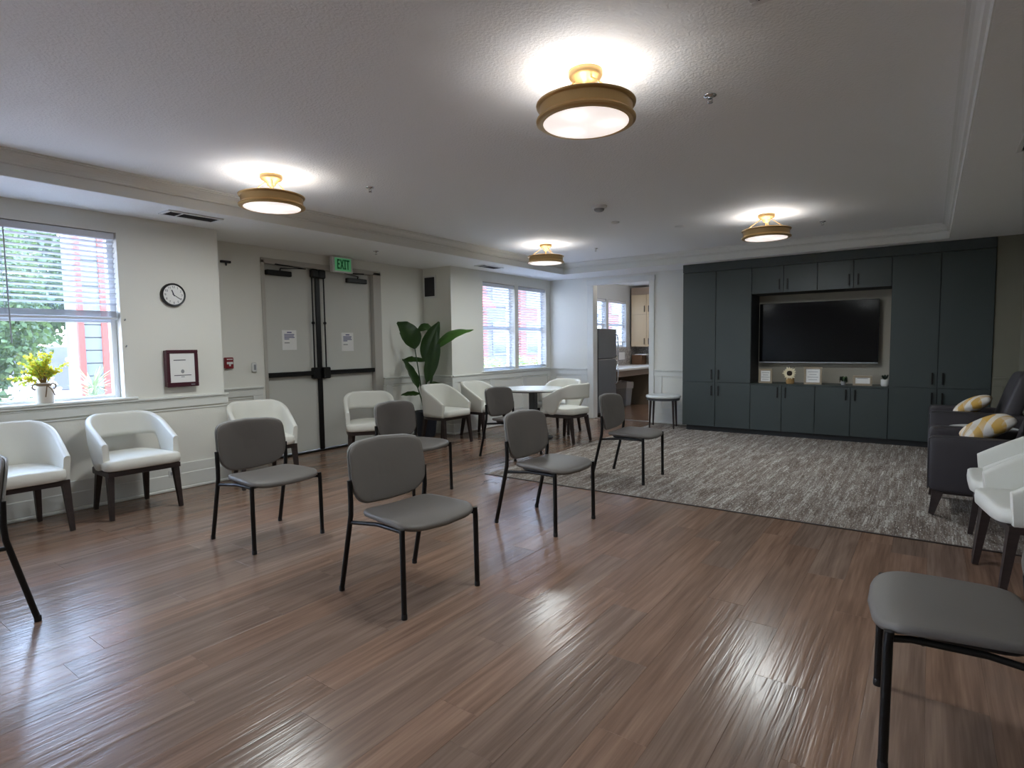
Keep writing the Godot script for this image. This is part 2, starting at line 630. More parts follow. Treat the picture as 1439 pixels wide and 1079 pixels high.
func build_floor() -> void:
	var fl := struct("floor", box(Vector3(-0.8, -0.25, -4.1), Vector3(XR + 0.2, -0.012, ZF + 0.2)), M.plank_3)
	var w := 0.1815
	var ln := 1.22
	var meshes := {}
	var row := 0
	var x := -0.545
	while x < XR:
		var x1 := minf(x + w, XR)
		var zlo := 0.0
		var zhi := 9.6
		if x < -0.01:
			zlo = AZ0
			zhi = AZ1
		if x > 1.95: zlo = 4.44
		if x > 0.85 and x1 < 1.95: zlo = -3.05
		var z := zlo - fmod(row * 0.47 + 0.31 * (row % 3), ln)
		var k := 0
		while z < zhi:
			var a := maxf(z, zlo)
			var b := minf(z + ln, zhi)
			if b - a > 0.02:
				var key := "%.3f_%.3f" % [x1 - x, b - a]
				if not meshes.has(key):
					meshes[key] = done(box(Vector3(0.0002, -0.012, 0.0002), Vector3(x1 - x - 0.0002, 0.0, b - a - 0.0002), 0.0006))
				var p := put(fl, "plank", meshes[key], M["plank_%d" % ((row * 5 + k * 4 + (row * k) % 3) % 9)])
				p.position = Vector3(x, 0, a)
			z += ln
			k += 1
		x += w
		row += 1
	put(fl, "plank", box(Vector3(0.0, -0.012, 9.601), Vector3(XR, 0.0, ZF)), M.plank_0)
	# kitchen floor beyond the part seen through the opening
	put(fl, "plank", box(Vector3(0.0, -0.012, -4.0), Vector3(0.907, 0.0, -0.001)), M.plank_1)
	put(fl, "plank", box(Vector3(1.996, -0.012, -4.0), Vector3(3.4, 0.0, -0.12)), M.plank_4)
	put(fl, "plank", box(Vector3(0.907, -0.012, -4.0), Vector3(1.996, 0.0, -3.05)), M.plank_5)
	# carpet let into the floor
	solo("carpet", box(Vector3(1.998, -0.012, 0.456), Vector3(XR, 0.0, 4.44), 0.002), M.carpet, "streaky grey and brown patterned carpet in front of dark cabinets", "carpet")
	put(fl, "plank", box(Vector3(1.998, -0.012, 0.0), Vector3(XR, -0.001, 0.455)), M.carpet)
	struct("trim_3", box(Vector3(1.99, 0, 4.435), Vector3(XR, 0.006, 4.455), 0.002), M.dark_wood)

# panelled dado along a wall from a to b; n points into the room
func dado(called: String, a: Vector3, b: Vector3, n: Vector3, stiles: Array, paint := "trim") -> void:
	var root := structure_root(called)
	var d := (b - a).normalized()
	var ln := (b - a).length()
	var piece := func(nm: String, s0: float, s1: float, y0: float, y1: float, dep: float, bev := 0.003):
		var p := a + d * s0 - n * 0.004
		var q := a + d * s1 + n * dep
		p.y = y0
		q.y = y1
		put(root, nm, box(p.min(q), p.max(q), bev), M[paint])
	piece.call("chair_rail", 0.0, ln, RAIL - 0.02, RAIL, 0.034, 0.004)
	piece.call("chair_rail", 0.0, ln, RAIL - 0.036, RAIL - 0.021, 0.022, 0.003)
	piece.call("top_board", 0.0, ln, 0.765, RAIL - 0.036, 0.018)
	piece.call("panel_mould", 0.0, ln, 0.738, 0.752, 0.009, 0.003)
	piece.call("bottom_board", 0.0, ln, 0.15, 0.245, 0.014)
	piece.call("base_board", 0.0, ln, 0.03, 0.155, 0.020, 0.005)
	piece.call("base_shoe", 0.0, ln, 0.0, 0.03, 0.030, 0.008)
	for s in stiles:
		piece.call("stile", maxf(s - 0.06, 0), minf(s + 0.06, ln), 0.245, 0.765, 0.014)

func build_wainscot() -> void:
	dado("trim_4", Vector3(0, 0, AZ1 - 0.03), Vector3(0, 0, ZF), Vector3(1, 0, 0), [2.6, 4.4])
	dado("trim_5", Vector3(0, 0, 0), Vector3(0, 0, AZ0 + 0.014), Vector3(1, 0, 0), [0.05, 0.85, 1.75, 2.63])
	dado("trim_6", Vector3(AX, 0, AZ0), Vector3(AX, 0, 3.50), Vector3(1, 0, 0), [0.05, 0.72])
	dado("trim_7", Vector3(AX, 0, 5.30), Vector3(AX, 0, AZ1), Vector3(1, 0, 0), [0.06, 0.68])
	dado("trim_8", Vector3(AX, 0, AZ0), Vector3(0.014, 0, AZ0), Vector3(0, 0, 1), [0.05, 0.5])
	dado("trim_9", Vector3(0, 0, 0), Vector3(0.765, 0, 0), Vector3(0, 0, 1), [0.06, 0.70])
	dado("trim_10", Vector3(1.985, 0, 0), Vector3(2.615, 0, 0), Vector3(0, 0, 1), [0.07])
	dado("trim_11", Vector3(6.185, 0, 0.455), Vector3(XR, 0, 0.455), Vector3(0, 0, 1), [0.04], "accent_wall")
	dado("trim_12", Vector3(XR, 0, 0.455), Vector3(XR, 0, ZF), Vector3(-1, 0, 0), [1.2, 3.0, 5.0], "accent_wall")

# ---------------------------------------------------------------- windows
func window(called: String, z0: float, z1: float, y0: float, y1: float) -> void:
	var root := structure_root(called)
	var xo := -0.15
	var xi := -0.09
	var f := 0.045
	var st := S()
	bx(st, Vector3(xo, y0, z0), Vector3(xi, y1, z0 + f), 0.004)
	bx(st, Vector3(xo, y0, z1 - f), Vector3(xi, y1, z1), 0.004)
	bx(st, Vector3(xo, y0, z0 + f), Vector3(xi, y0 + f, z1 - f), 0.004)
	bx(st, Vector3(xo, y1 - f, z0 + f), Vector3(xi, y1, z1 - f), 0.004)
	put(root, "window_frame", st, M.vinyl)
	var ym := (y0 + y1) / 2 - 0.02
	put(root, "meeting_rail", box(Vector3(xo + 0.01, ym - 0.025, z0 + f), Vector3(xi - 0.005, ym + 0.025, z1 - f), 0.004), M.vinyl)
	put(root, "pane", box(Vector3(-0.124, y0 + f, z0 + f), Vector3(-0.120, ym - 0.025, z1 - f)), M.glass)
	put(root, "pane", box(Vector3(-0.134, ym + 0.025, z0 + f), Vector3(-0.130, y1 - f, z1 - f)), M.glass)

func blind(z0: float, z1: float, ytop: float, ybot: float, tilt: float, label: String, stack := false) -> void:
	var t := thing("window_blind", label, "blind", Vector3(-0.045, ybot, (z0 + z1) / 2), 0, "slatted window blinds")
	var h := (z1 - z0) / 2 - 0.006
	var H := ytop - ybot
	put(t, "headrail", box(Vector3(-0.03, H - 0.055, -h), Vector3(0.034, H, h), 0.004), M.blind)
	put(t, "bottom_rail", box(Vector3(-0.026, 0, -h), Vector3(0.026, 0.02, h), 0.004), M.blind)
	var sl := S()
	bx(sl, Vector3(-0.0245, -0.0013, -h), Vector3(0.0245, 0.0013, h), 0.001)
	var slm := done(sl)
	var y := H - 0.085
	var low := 0.035
	if stack:
		low = 0.1
		for k in 9:
			var s := put(t, "slat", slm, M.blind)
			s.position = Vector3(0, 0.026 + k * 0.0055, 0)
	while y > low:
		var s := put(t, "slat", slm, M.blind)
		s.position = Vector3(0, y, 0)
		s.rotation.z = tilt
		y -= 0.0425
	for k in [-0.7, 0.7]:
		put(t, "ladder_cord", box(Vector3(0.026, 0.01, k * h - 0.0012), Vector3(0.028, H - 0.05, k * h + 0.0012)), M.blind)

func build_windows() -> void:
	window("window_1", 6.89, 7.79, 0.868, 2.285)
	window("window_2", 7.89, 8.80, 0.868, 2.285)
	window("window_7", 10.2, 11.1, 0.868, 2.285)  # rear windows, unseen, added behind the camera to give fill light
	window("window_8", 11.2, 12.1, 0.868, 2.285)
	window("window_9", 12.2, 13.1, 0.868, 2.285)  # further rear pair added to let in more daylight
	window("window_10", 13.15, 14.0, 0.868, 2.285)
	window("window_3", 0.137, 1.0, 0.89, 2.275)
	window("window_4", 1.1, 1.948, 0.89, 2.275)
	blind(6.895, 7.785, 2.28, 1.555, 0.26, "half raised white slat blind in the window above the yellow branches", true)
	blind(7.895, 8.795, 2.28, 1.555, 0.26, "white slat blind in the window left of the photo edge", true)
	blind(0.142, 0.995, 2.27, 0.925, 0.22, "lowered white blind in the window nearest the room corner")
	blind(1.105, 1.943, 2.27, 0.925, 0.22, "lowered white blind in the window nearest the big-leaved plant")
	var w := S(true)
	tube(w, [Vector3(0.002, 2.22, 7.63), Vector3(0.004, 1.62, 7.628), Vector3(0.004, 1.36, 7.625)], 0.0045, 8)
	solo("blind_wand", w, M.grey_plastic, "thin tilt wand hanging down in front of the raised blind", "wand")
	# sills
	struct("trim_13", box(Vector3(-0.09, RAIL, 6.80), Vector3(0.045, RAIL + 0.022, 8.88), 0.006), M.trim)
	struct("trim_14", box(Vector3(-0.09, 0.872, 0.08), Vector3(0.042, 0.894, 2.0), 0.006), M.trim)

# ---------------------------------------------------------------- exit doors
func paper_sheet(at: Vector3, w: float, h: float, label: String) -> void:
	var t := thing("paper_notice", label, "notice", at, 0, "notices taped to the exit doors")
	put(t, "sheet", box(Vector3(0, -h / 2, -w / 2), Vector3(0.0015, h / 2, w / 2)), M.paper)
	var st := S()
	bx(st, Vector3(0.0015, h * 0.36, -w * 0.16), Vector3(0.0022, h * 0.41, w * 0.16))
	for k in 4:
		var e := [0.34, 0.30, 0.36, -0.02][k] as float
		# lines run from the reader's left (+z) to the right
		bx(st, Vector3(0.0015, h * (0.26 - k * 0.075), -w * e), Vector3(0.0022, h * (0.30 - k * 0.075), w * 0.36))
	put(t, "print", st, M.blue_ink)
	st = S()
	bx(st, Vector3(0.0015, -h * 0.16, w * 0.0), Vector3(0.0022, -h * 0.13, w * 0.36))
	put(t, "print", st, M.ink)

func build_exit_doors() -> void:
	var x := AX - 0.05
	var fr := structure_root("trim_15")
	put(fr, "jamb", box(Vector3(AX - 0.15, 0, 5.225), Vector3(AX + 0.015, 2.30, 5.265), 0.004), M.door_frame)
	put(fr, "jamb", box(Vector3(AX - 0.15, 0, 3.51), Vector3(AX + 0.015, 2.30, 3.645), 0.004), M.door_frame)
	put(fr, "head", box(Vector3(AX - 0.15, 2.262, 3.51), Vector3(AX + 0.015, 2.32, 5.265), 0.004), M.door_frame)
	put(fr, "threshold", box(Vector3(AX - 0.15, 0, 3.645), Vector3(AX + 0.01, 0.02, 5.225), 0.004), M.black_metal)
	var zc := 4.50
	for s in [1, -1]:
		var z0 := zc + 0.004 if s > 0 else 3.648
		var z1 := 5.222 if s > 0 else zc - 0.004
		var d := structure_root("door_1" if s > 0 else "door_2")
		put(d, "leaf", box(Vector3(x - 0.045, 0.024, z0), Vector3(x, 2.26, z1), 0.003), M.door_paint)
		# panic bar and its end box
		var bar := put(d, "push_bar", box(Vector3(x + 0.025, 0.955, z0 + (0.10 if s > 0 else 0.0)), Vector3(x + 0.065, 1.01, z1 - (0.0 if s > 0 else 0.10)), 0.008), M.black_metal)
		put(bar, "end_cap", box(Vector3(x, 0.962, z1 - 0.06 if s > 0 else z0), Vector3(x + 0.05, 1.003, z1 if s > 0 else z0 + 0.06), 0.006), M.black_metal)
		var lz = zc + s * 0.075
		put(d, "latch_case", box(Vector3(x, 0.91, lz - 0.05), Vector3(x + 0.075, 1.05, lz + 0.05), 0.012), M.black_metal)
		var st := S(true)
		tube(st, [Vector3(x + 0.03, 1.04, zc + s * 0.085), Vector3(x + 0.03, 2.18, zc + s * 0.085)], 0.009, 8)
		var rod := put(d, "vertical_rod", st, M.black_metal)
		st = S(true)
		pad(st, Vector3(x + 0.03, 1.60, zc + s * 0.085), Vector3(0.02, 0.02, 0.022), 1, 1, null, 10, 6)
		put(rod, "rod_guide", st, M.black_metal)
		put(d, "top_latch", box(Vector3(x, 2.15, zc + s * 0.004 if s > 0 else zc - 0.10), Vector3(x + 0.07, 2.255, zc + 0.10 if s > 0 else zc - 0.004), 0.014), M.black_metal)
		# closer
		var cz := 5.03 if s > 0 else 3.90
		put(d, "closer", box(Vector3(x, 2.135, cz - 0.16), Vector3(x + 0.06, 2.195, cz + 0.16), 0.008), M.black_metal)
		st = S(true)
		var ez := cz - 0.30 if s > 0 else cz + 0.26
		tube(st, [Vector3(x + 0.03, 2.195, cz - 0.02), Vector3(x + 0.03, 2.225, cz - 0.03), Vector3(x + 0.12, 2.235, ez), Vector3(x + 0.06, 2.262, cz + (0.06 if s > 0 else -0.10))], 0.009, 6)
		put(d, "closer_arm", st, M.black_metal)
	# black meeting stile cover
	struct("trim_16", box(Vector3(x, 0.02, zc - 0.032), Vector3(x + 0.028, 2.20, zc + 0.032), 0.006), M.black_metal)
	paper_sheet(Vector3(x, 1.39, 4.90), 0.19, 0.235, "white printed notice on the exit door nearer the window")
	paper_sheet(Vector3(x, 1.365, 4.05), 0.19, 0.24, "white printed notice on the exit door nearer the plant")
	# exit sign under the soffit
	var sg := thing("exit_sign", "white box sign with green EXIT letters above the double doors", "sign", Vector3(-0.47, SOF, 4.21))
	put(sg, "housing", box(Vector3(-0.03, -0.205, -0.155), Vector3(0.03, -0.008, 0.155), 0.006), M.white_plastic)
	put(sg, "canopy", box(Vector3(-0.04, -0.012, -0.05), Vector3(0.04, 0.0, 0.05), 0.003), M.white_plastic)
	put(sg, "panel_light", box(Vector3(0.028, -0.185, -0.125), Vector3(0.032, -0.025, 0.125), 0.001), M.exit_panel)
	var tm := put(sg, "lettering", text_mesh("EXIT", 0.15, 0.003, true), M.exit_letters)
	tm.position = Vector3(0.034, -0.105, 0.0)
	tm.rotation.y = PI / 2
	tm.scale = Vector3(0.62, 1.12, 1)

# ---------------------------------------------------------------- wall unit
func handle_mesh() -> ArrayMesh:
	var st := S()
	bx(st, Vector3(-0.008, 0, 0.016), Vector3(0.008, 0.14, 0.030), 0.002)
	bx(st, Vector3(-0.005, 0.004, 0.0), Vector3(0.005, 0.016, 0.02))
	bx(st, Vector3(-0.005, 0.124, 0.0), Vector3(0.005, 0.136, 0.02))
	return done(st)

func unit(label: String, x0: float, x1: float, y0: float, y1: float, doors: Array, hm: ArrayMesh) -> void:
	var zf := 0.475
	var t := thing("cabinet", label, "cabinet", Vector3((x0 + x1) / 2, y0, 0.002), 0, "dark green cabinets of the television wall")
	var h := (x1 - x0) / 2
	put(t, "body", box(Vector3(-h + 0.001, 0, 0), Vector3(h - 0.001, y1 - y0, zf - 0.024)), M.cabinet_inside)
	for d in doors:   # [x0, x1, y0, y1, handle x, handle y]
		var o := put(t, "door", box(Vector3(d[0] - t.position.x + 0.0035, d[2] - y0 + 0.002, zf - 0.024), Vector3(d[1] - t.position.x - 0.0035, d[3] - y0 - 0.002, zf - 0.002), 0.0015), M.cabinet)
		put(o, "handle", hm, M.black_metal, Vector3(d[4] - t.position.x, d[5] - y0, zf - 0.003))

func build_wall_unit() -> void:
	var hm := handle_mesh()
	var X := [2.614, 3.095, 3.58, 3.985, 4.39, 4.797, 5.203, 5.685, 6.18]
	var tb := 0.072
	var sp := 0.722
	var tp := 2.315
	for q in [[0, "tall dark green cabinet beside the round white side table"], [6, "tall dark green cabinet behind the charcoal armchairs"]]:
		var i: int = q[0]
		unit(q[1], X[i], X[i + 2], tb, tp, [
			[X[i], X[i + 1], sp, tp, X[i + 1] - 0.05, 0.765], [X[i + 1], X[i + 2], sp, tp, X[i + 1] + 0.05, 0.765],
			[X[i], X[i + 1], tb, sp, X[i + 1] - 0.05, 0.53], [X[i + 1], X[i + 2], tb, sp, X[i + 1] + 0.05, 0.53]], hm)
	for q in [[2, "left"], [4, "right"]]:
		var i: int = q[0]
		unit("small dark green cabinet above the %s half of the television" % q[1], X[i], X[i + 2], 1.955, tp, [
			[X[i], X[i + 1], 1.955, tp, X[i + 1] - 0.05, 1.995], [X[i + 1], X[i + 2], 1.955, tp, X[i + 1] + 0.05, 1.995]], hm)
		unit("low dark green cabinet below the %s half of the television" % q[1], X[i], X[i + 2], tb, 0.70, [
			[X[i], X[i + 1], tb, 0.70, X[i + 1] - 0.05, 0.535], [X[i + 1], X[i + 2], tb, 0.70, X[i + 1] + 0.05, 0.535]], hm)
	solo("cabinet_shelf", box(Vector3(X[2] + 0.001, 0.702, 0.002), Vector3(X[6] - 0.001, 0.72, 0.475), 0.002), M.cabinet, "dark shelf top below the television holding small frames", "shelf")
	solo("cabinet_frieze", box(Vector3(X[0], 2.319, 0.002), Vector3(X[8], 2.438, 0.478), 0.002), M.cabinet, "dark green filler board between the tall cabinets and the ceiling", "board")
	solo("cabinet_plinth", box(Vector3(X[0] + 0.05, 0.0, 0.006), Vector3(X[8], 0.070, 0.43), 0.002), M.cabinet_inside, "dark recessed plinth along the floor under the cabinets", "plinth")
	# television
	var tv := thing("television", "large black flat television in the dark cabinet niche", "television", Vector3(4.335, 1.0, 0.0))
	put(tv, "wall_bracket", box(Vector3(-0.3, 0.25, 0.002), Vector3(0.3, 0.6, 0.07)), M.black_plastic)
	put(tv, "casing", box(Vector3(-0.727, 0.0, 0.07), Vector3(0.727, 0.835, 0.112), 0.004), M.bezel)
	put(tv, "screen", box(Vector3(-0.720, 0.016, 0.1115), Vector3(0.720, 0.829, 0.1135)), M.screen)
	put(tv, "lower_strip", box(Vector3(-0.727, -0.002, 0.11), Vector3(0.727, 0.012, 0.116), 0.002), M.silver)

# ---------------------------------------------------------------- kitchen
func build_kitchen() -> void:
	var T := 0.16
	var kc := 2.60
	var st := S()
	bx(st, Vector3(-T, 0, -1.38), Vector3(0, kc, -0.12))
	bx(st, Vector3(-T, 0, -3.245), Vector3(0, 1.22, -1.38))
	bx(st, Vector3(-T, 2.24, -3.245), Vector3(0, kc, -1.38))
	bx(st, Vector3(-T, 1.22, -2.36), Vector3(0, 2.24, -2.25))
	bx(st, Vector3(-T, 0, -3.80), Vector3(0, kc, -3.245))
	bx(st, Vector3(-T, 0, -3.96), Vector3(3.4, kc, -3.80))
	bx(st, Vector3(3.3, 0, -3.80), Vector3(3.46, kc, -0.12))
	struct("wall_kitchen", st, M.kitchen_wall)
	struct("ceiling_kitchen", box(Vector3(-T, kc, -3.96), Vector3(3.46, kc + 0.2, -0.121)), M.ceiling)
	window("window_5", -2.25, -1.38, 1.22, 2.24)
	window("window_6", -3.24, -2.36, 1.22, 2.24)
	blind(-2.245, -1.385, 2.235, 1.70, 0.25, "white blind above the refrigerator in the kitchen window")
	blind(-3.235, -2.365, 2.235, 1.32, 0.25, "white blind beside the upper kitchen cabinet")
	# refrigerator, front facing into the kitchen
	var f := thing("refrigerator", "dark steel refrigerator with top freezer just inside the kitchen opening", "refrigerator", Vector3(0.45, 0, -0.55))
	put(f, "body", box(Vector3(-0.37, 0.02, -0.355), Vector3(0.36, 1.56, 0.355), 0.008), M.black_plastic)
	var fd := put(f, "freezer_door", box(Vector3(0.365, 1.03, -0.355), Vector3(0.43, 1.565, 0.355), 0.012), M.fridge)
	var rd := put(f, "door", box(Vector3(0.365, 0.07, -0.355), Vector3(0.43, 1.02, 0.355), 0.012), M.fridge)
	for a in [[fd, 1.05, 1.48], [rd, 0.55, 1.0]]:
		st = S(true)
		tube(st, [Vector3(0.42, a[1], -0.30), Vector3(0.475, a[1] + 0.03, -0.30), Vector3(0.49, (a[1] + a[2]) / 2, -0.30), Vector3(0.475, a[2] - 0.03, -0.30), Vector3(0.42, a[2], -0.30)], 0.012, 8)
		put(a[0], "handle", st, M.chrome)
	# counter along the window wall
	solo("kitchen_counter", box(Vector3(0.001, 0.775, -3.76), Vector3(0.90, 0.815, -0.96), 0.006), M.counter, "white kitchen worktop running back from the refrigerator", "worktop")
	solo("backsplash", box(Vector3(0.001, 0.816, -3.79), Vector3(0.016, 1.215, -0.96)), M.marble, "grey veined backsplash under the kitchen window", "backsplash")
	solo("backsplash", box(Vector3(0.017, 0.816, -3.799), Vector3(2.2, 1.21, -3.784)), M.marble, "grey veined backsplash below the pale upper cabinet", "backsplash")
	var kb := thing("kitchen_cabinet", "brown base cabinet under the far end of the kitchen worktop", "cabinet", Vector3(0.44, 0, -3.1))
	put(kb, "body", box(Vector3(-0.42, 0.0, -0.66), Vector3(0.40, 0.77, 0.5), 0.003), M.base_cabinet)
	for k in 2:
		var z0 := 0.49 - k * 0.57
		var dr := put(kb, "drawer", box(Vector3(0.402, 0.62, z0 - 0.55), Vector3(0.422, 0.76, z0), 0.003), M.base_cabinet)
		put(dr, "handle", box(Vector3(0.422, 0.695, z0 - 0.35), Vector3(0.442, 0.707, z0 - 0.2), 0.003), M.black_metal)
		var dd := put(kb, "door", box(Vector3(0.402, 0.1, z0 - 0.55), Vector3(0.422, 0.61, z0), 0.003), M.base_cabinet)
		put(dd, "handle", box(Vector3(0.422, 0.43, z0 - 0.07), Vector3(0.442, 0.57, z0 - 0.055), 0.003), M.black_metal)
	solo("counter_apron", box(Vector3(0.80, 0.66, -2.6), Vector3(0.86, 0.774, -0.97), 0.004), M.maple_dark, "brown apron board over the knee space under the worktop", "board")
	solo("knee_panel", box(Vector3(0.001, 0.0, -2.6), Vector3(0.03, 0.774, -0.97)), M.maple_dark, "brown panel at the back of the worktop knee space", "panel")
	# upper cabinet on the far wall
	var ku := thing("kitchen_upper_cabinet", "pale maple upper cabinet with tall doors on the far kitchen wall", "cabinet", Vector3(0.05, 1.22, -3.78))
	put(ku, "body", box(Vector3(0, 0, 0), Vector3(1.11, 1.32, 0.36)), M.maple_dark)
	for i in 3:
		for j in 2:
			var x0 := 0.0 + i * 0.37
			var y0 := 0.0 if j == 0 else 0.73
			var y1 := 0.725 if j == 0 else 1.17
			var d := put(ku, "door", box(Vector3(x0 + 0.003, y0, 0.361), Vector3(x0 + 0.367, y1, 0.38), 0.002), M.maple)
			var hx := x0 + 0.32 if i % 2 == 0 else x0 + 0.05
			put(d, "handle", box(Vector3(hx - 0.006, y0 + 0.05, 0.38), Vector3(hx + 0.006, y0 + 0.19, 0.40), 0.003), M.black_metal)
	put(ku, "filler", box(Vector3(0, 1.175, 0.361), Vector3(1.11, 1.33, 0.385), 0.003), M.maple_dark)
	# bin
	var b := thing("waste_bin", "white swing waste bin with a liner under the kitchen worktop", "bin", Vector3(0.38, 0, -2.30))
	st = S()
	var rings := []
	for p in [[0.10, 0.12, 0.0], [0.135, 0.16, 0.46], [0.14, 0.165, 0.465], [0.14, 0.165, 0.49], [0.128, 0.152, 0.49], [0.11, 0.13, 0.12]]:
		rings.append(PackedVector3Array([Vector3(-p[0], p[2], -p[1]), Vector3(p[0], p[2], -p[1]), Vector3(p[0], p[2], p[1]), Vector3(-p[0], p[2], p[1])]))
	loft(st, rings, true, false)
	put(b, "bin_body", st, M.bin_white)
	st = S()
	rings = []
	for p in [[0.139, 0.164, 0.36], [0.146, 0.172, 0.44], [0.145, 0.170, 0.495], [0.135, 0.16, 0.495]]:
		rings.append(PackedVector3Array([Vector3(-p[0], p[2] + 0.02, -p[1]), Vector3(p[0], p[2] - 0.015, -p[1]), Vector3(p[0], p[2] + 0.01, p[1]), Vector3(-p[0], p[2] - 0.02, p[1])]))
	loft(st, rings, false, false)
	put(b, "liner", st, M.paper)
	# dispenser and canister on the worktop
	var pd := thing("paper_towel_box", "brown box with white paper sheet on the kitchen worktop", "box", Vector3(0.18, 0.816, -3.55))
	put(pd, "box_body", box(Vector3(-0.12, 0, -0.14), Vector3(0.12, 0.22, 0.14), 0.008), M.brown_box)
	put(pd, "sheet", box(Vector3(-0.06, 0.21, -0.06), Vector3(0.22, 0.235, 0.12), 0.006), M.paper)
	st = S(true)
	lathe(st, [Vector2(0.05, 0), Vector2(0.055, 0.02), Vector2(0.055, 0.10), Vector2(0.04, 0.115), Vector2(0.03, 0.12)], 18)
	solo("canister", st, M.white_plastic, "small white canister at the far end of the kitchen worktop", "canister", "", Vector3(0.62, 0.816, -3.5))
	var fp := thing("picture_frame", "small framed notice under the kitchen window", "frame", Vector3(0.016, 1.02, -2.95))
	put(fp, "frame", box(Vector3(0.001, -0.10, -0.17), Vector3(0.014, 0.10, 0.17), 0.003), M.grey_plastic)
	put(fp, "print", box(Vector3(0.0135, -0.085, -0.155), Vector3(0.0155, 0.085, 0.155)), M.paper)
	# fluorescent-free kitchen: a small surface lamp gives its own light
	var kl := thing("ceiling_lamp", "plain round ceiling lamp inside the kitchen", "lamp", Vector3(1.6, kc, -1.9))
	st = S(true)
	lathe(st, [Vector2(0.16, 0.0), Vector2(0.17, -0.02), Vector2(0.16, -0.06), Vector2(0.08, -0.085), Vector2(0.0, -0.09)], 24)
	put(kl, "lamp_shade", st, M.diffuser)
	var o := OmniLight3D.new()
	o.name = "kitchen_lamp_glow"
	kl.add_child(o)
	o.position = Vector3(0, -0.13, 0)
	o.light_energy = 0.5
	o.light_color = Color(1, 0.96, 0.9)
	o.light_size = 0.1
	o.omni_range = 8
	o.omni_attenuation = 2.0
	o.shadow_enabled = true

# ---------------------------------------------------------------- ceiling lamps
const LAMP_E := 0.036
const DOWN_E := 1.4
func make_lamp(label: String, at: Vector3) -> Node3D:
	var t := thing("ceiling_lamp", label, "lamp", at, 0, "brass drum ceiling lamps")
	var st := S(true)
	lathe(st, [Vector2(0.082, 0.0), Vector2(0.082, -0.022), Vector2(0.074, -0.034), Vector2(0.05, -0.046), Vector2(0.034, -0.062), Vector2(0.03, -0.075), Vector2(0.014, -0.082), Vector2(0.010, -0.10), Vector2(0.010, -0.165)], 32)
	put(t, "canopy", st, M.brass)
	# drum: open above, a band between two rolled lips
	st = S(true)
	var R := 0.236
	lathe(st, [Vector2(R - 0.022, -0.160), Vector2(R - 0.004, -0.152), Vector2(R + 0.004, -0.156), Vector2(R + 0.002, -0.163), Vector2(R - 0.012, -0.168), Vector2(R - 0.013, -0.214), Vector2(R - 0.006, -0.222), Vector2(R + 0.004, -0.229), Vector2(R + 0.003, -0.237), Vector2(R - 0.010, -0.243), Vector2(R - 0.030, -0.244), Vector2(R - 0.031, -0.240), Vector2(R - 0.018, -0.236), Vector2(R - 0.017, -0.166), Vector2(R - 0.022, -0.160)], 96, Vector3.ZERO, false, false)
	put(t, "drum", st, M.brass)
	st = S(true)
	lathe(st, [Vector2(R - 0.022, -0.238), Vector2(R - 0.03, -0.243), Vector2(0.10, -0.2445), Vector2(0.002, -0.245)], 48, Vector3.ZERO, true, false)
	put(t, "lamp_diffuser", st, M.diffuser)
	for k in 3:
		var a := TAU * k / 3 + 0.5
		st = S(true)
		tube(st, [Vector3(cos(a) * 0.05, -0.045, sin(a) * 0.05), Vector3(cos(a) * 0.21, -0.157, sin(a) * 0.21)], 0.004, 6)
		put(t, "support_rod", st, M.brass)
		var b := a + 1.0
		st = S(true)
		var p := Vector3(cos(b) * 0.115, -0.203, sin(b) * 0.115)
		pad(st, p, Vector3(0.026, 0.026, 0.026), 1, 1, null, 14, 10)
		put(t, "bulb", st, M.bulb)
		st = S(true)
		tube(st, [Vector3(cos(b) * 0.01, -0.16, sin(b) * 0.01), Vector3(cos(b) * 0.09, -0.185, sin(b) * 0.09)], 0.007, 6)
		put(t, "lamp_holder", st, M.brass)
		var o := OmniLight3D.new()
		o.name = "bulb_light"
		t.add_child(o, true)
		o.position = p
		o.light_color = Color(0.91, 0.95, 1.0)
		o.light_energy = LAMP_E
		o.light_size = 0.024
		o.omni_range = 14
		o.omni_attenuation = 2.0
		o.shadow_enabled = true
	var ar := AreaLight3D.new()
	ar.name = "diffuser_light"
	t.add_child(ar)
	ar.area_size = Vector2(0.36, 0.36)
	ar.position = Vector3(0, -0.252, 0)
	ar.rotation.x = -PI / 2
	ar.light_color = Color(0.935, 0.965, 0.965)
	ar.light_energy = DOWN_E
	ar.area_range = 14
	ar.area_attenuation = 2.0
	ar.shadow_enabled = true
	return t

func build_lights() -> void:
	make_lamp("brass drum ceiling lamp, largest and nearest, at the top centre", Vector3(4.215, CEIL, 6.40))
	make_lamp("brass drum ceiling lamp nearest the wall clock", Vector3(1.49, CEIL, 6.37))
	make_lamp("brass drum ceiling lamp nearest the kitchen opening", Vector3(1.46, CEIL, 2.43))
	make_lamp("brass drum ceiling lamp in front of the television cabinets", Vector3(4.19, CEIL, 2.47))
	make_lamp("added fill lamp, brass drum, behind the camera on the window side", Vector3(1.47, CEIL, 10.35))  # unseen rear row of lamps, added to brighten the room
	make_lamp("added fill lamp, brass drum, behind the camera on the armchair side", Vector3(4.20, CEIL, 10.35))

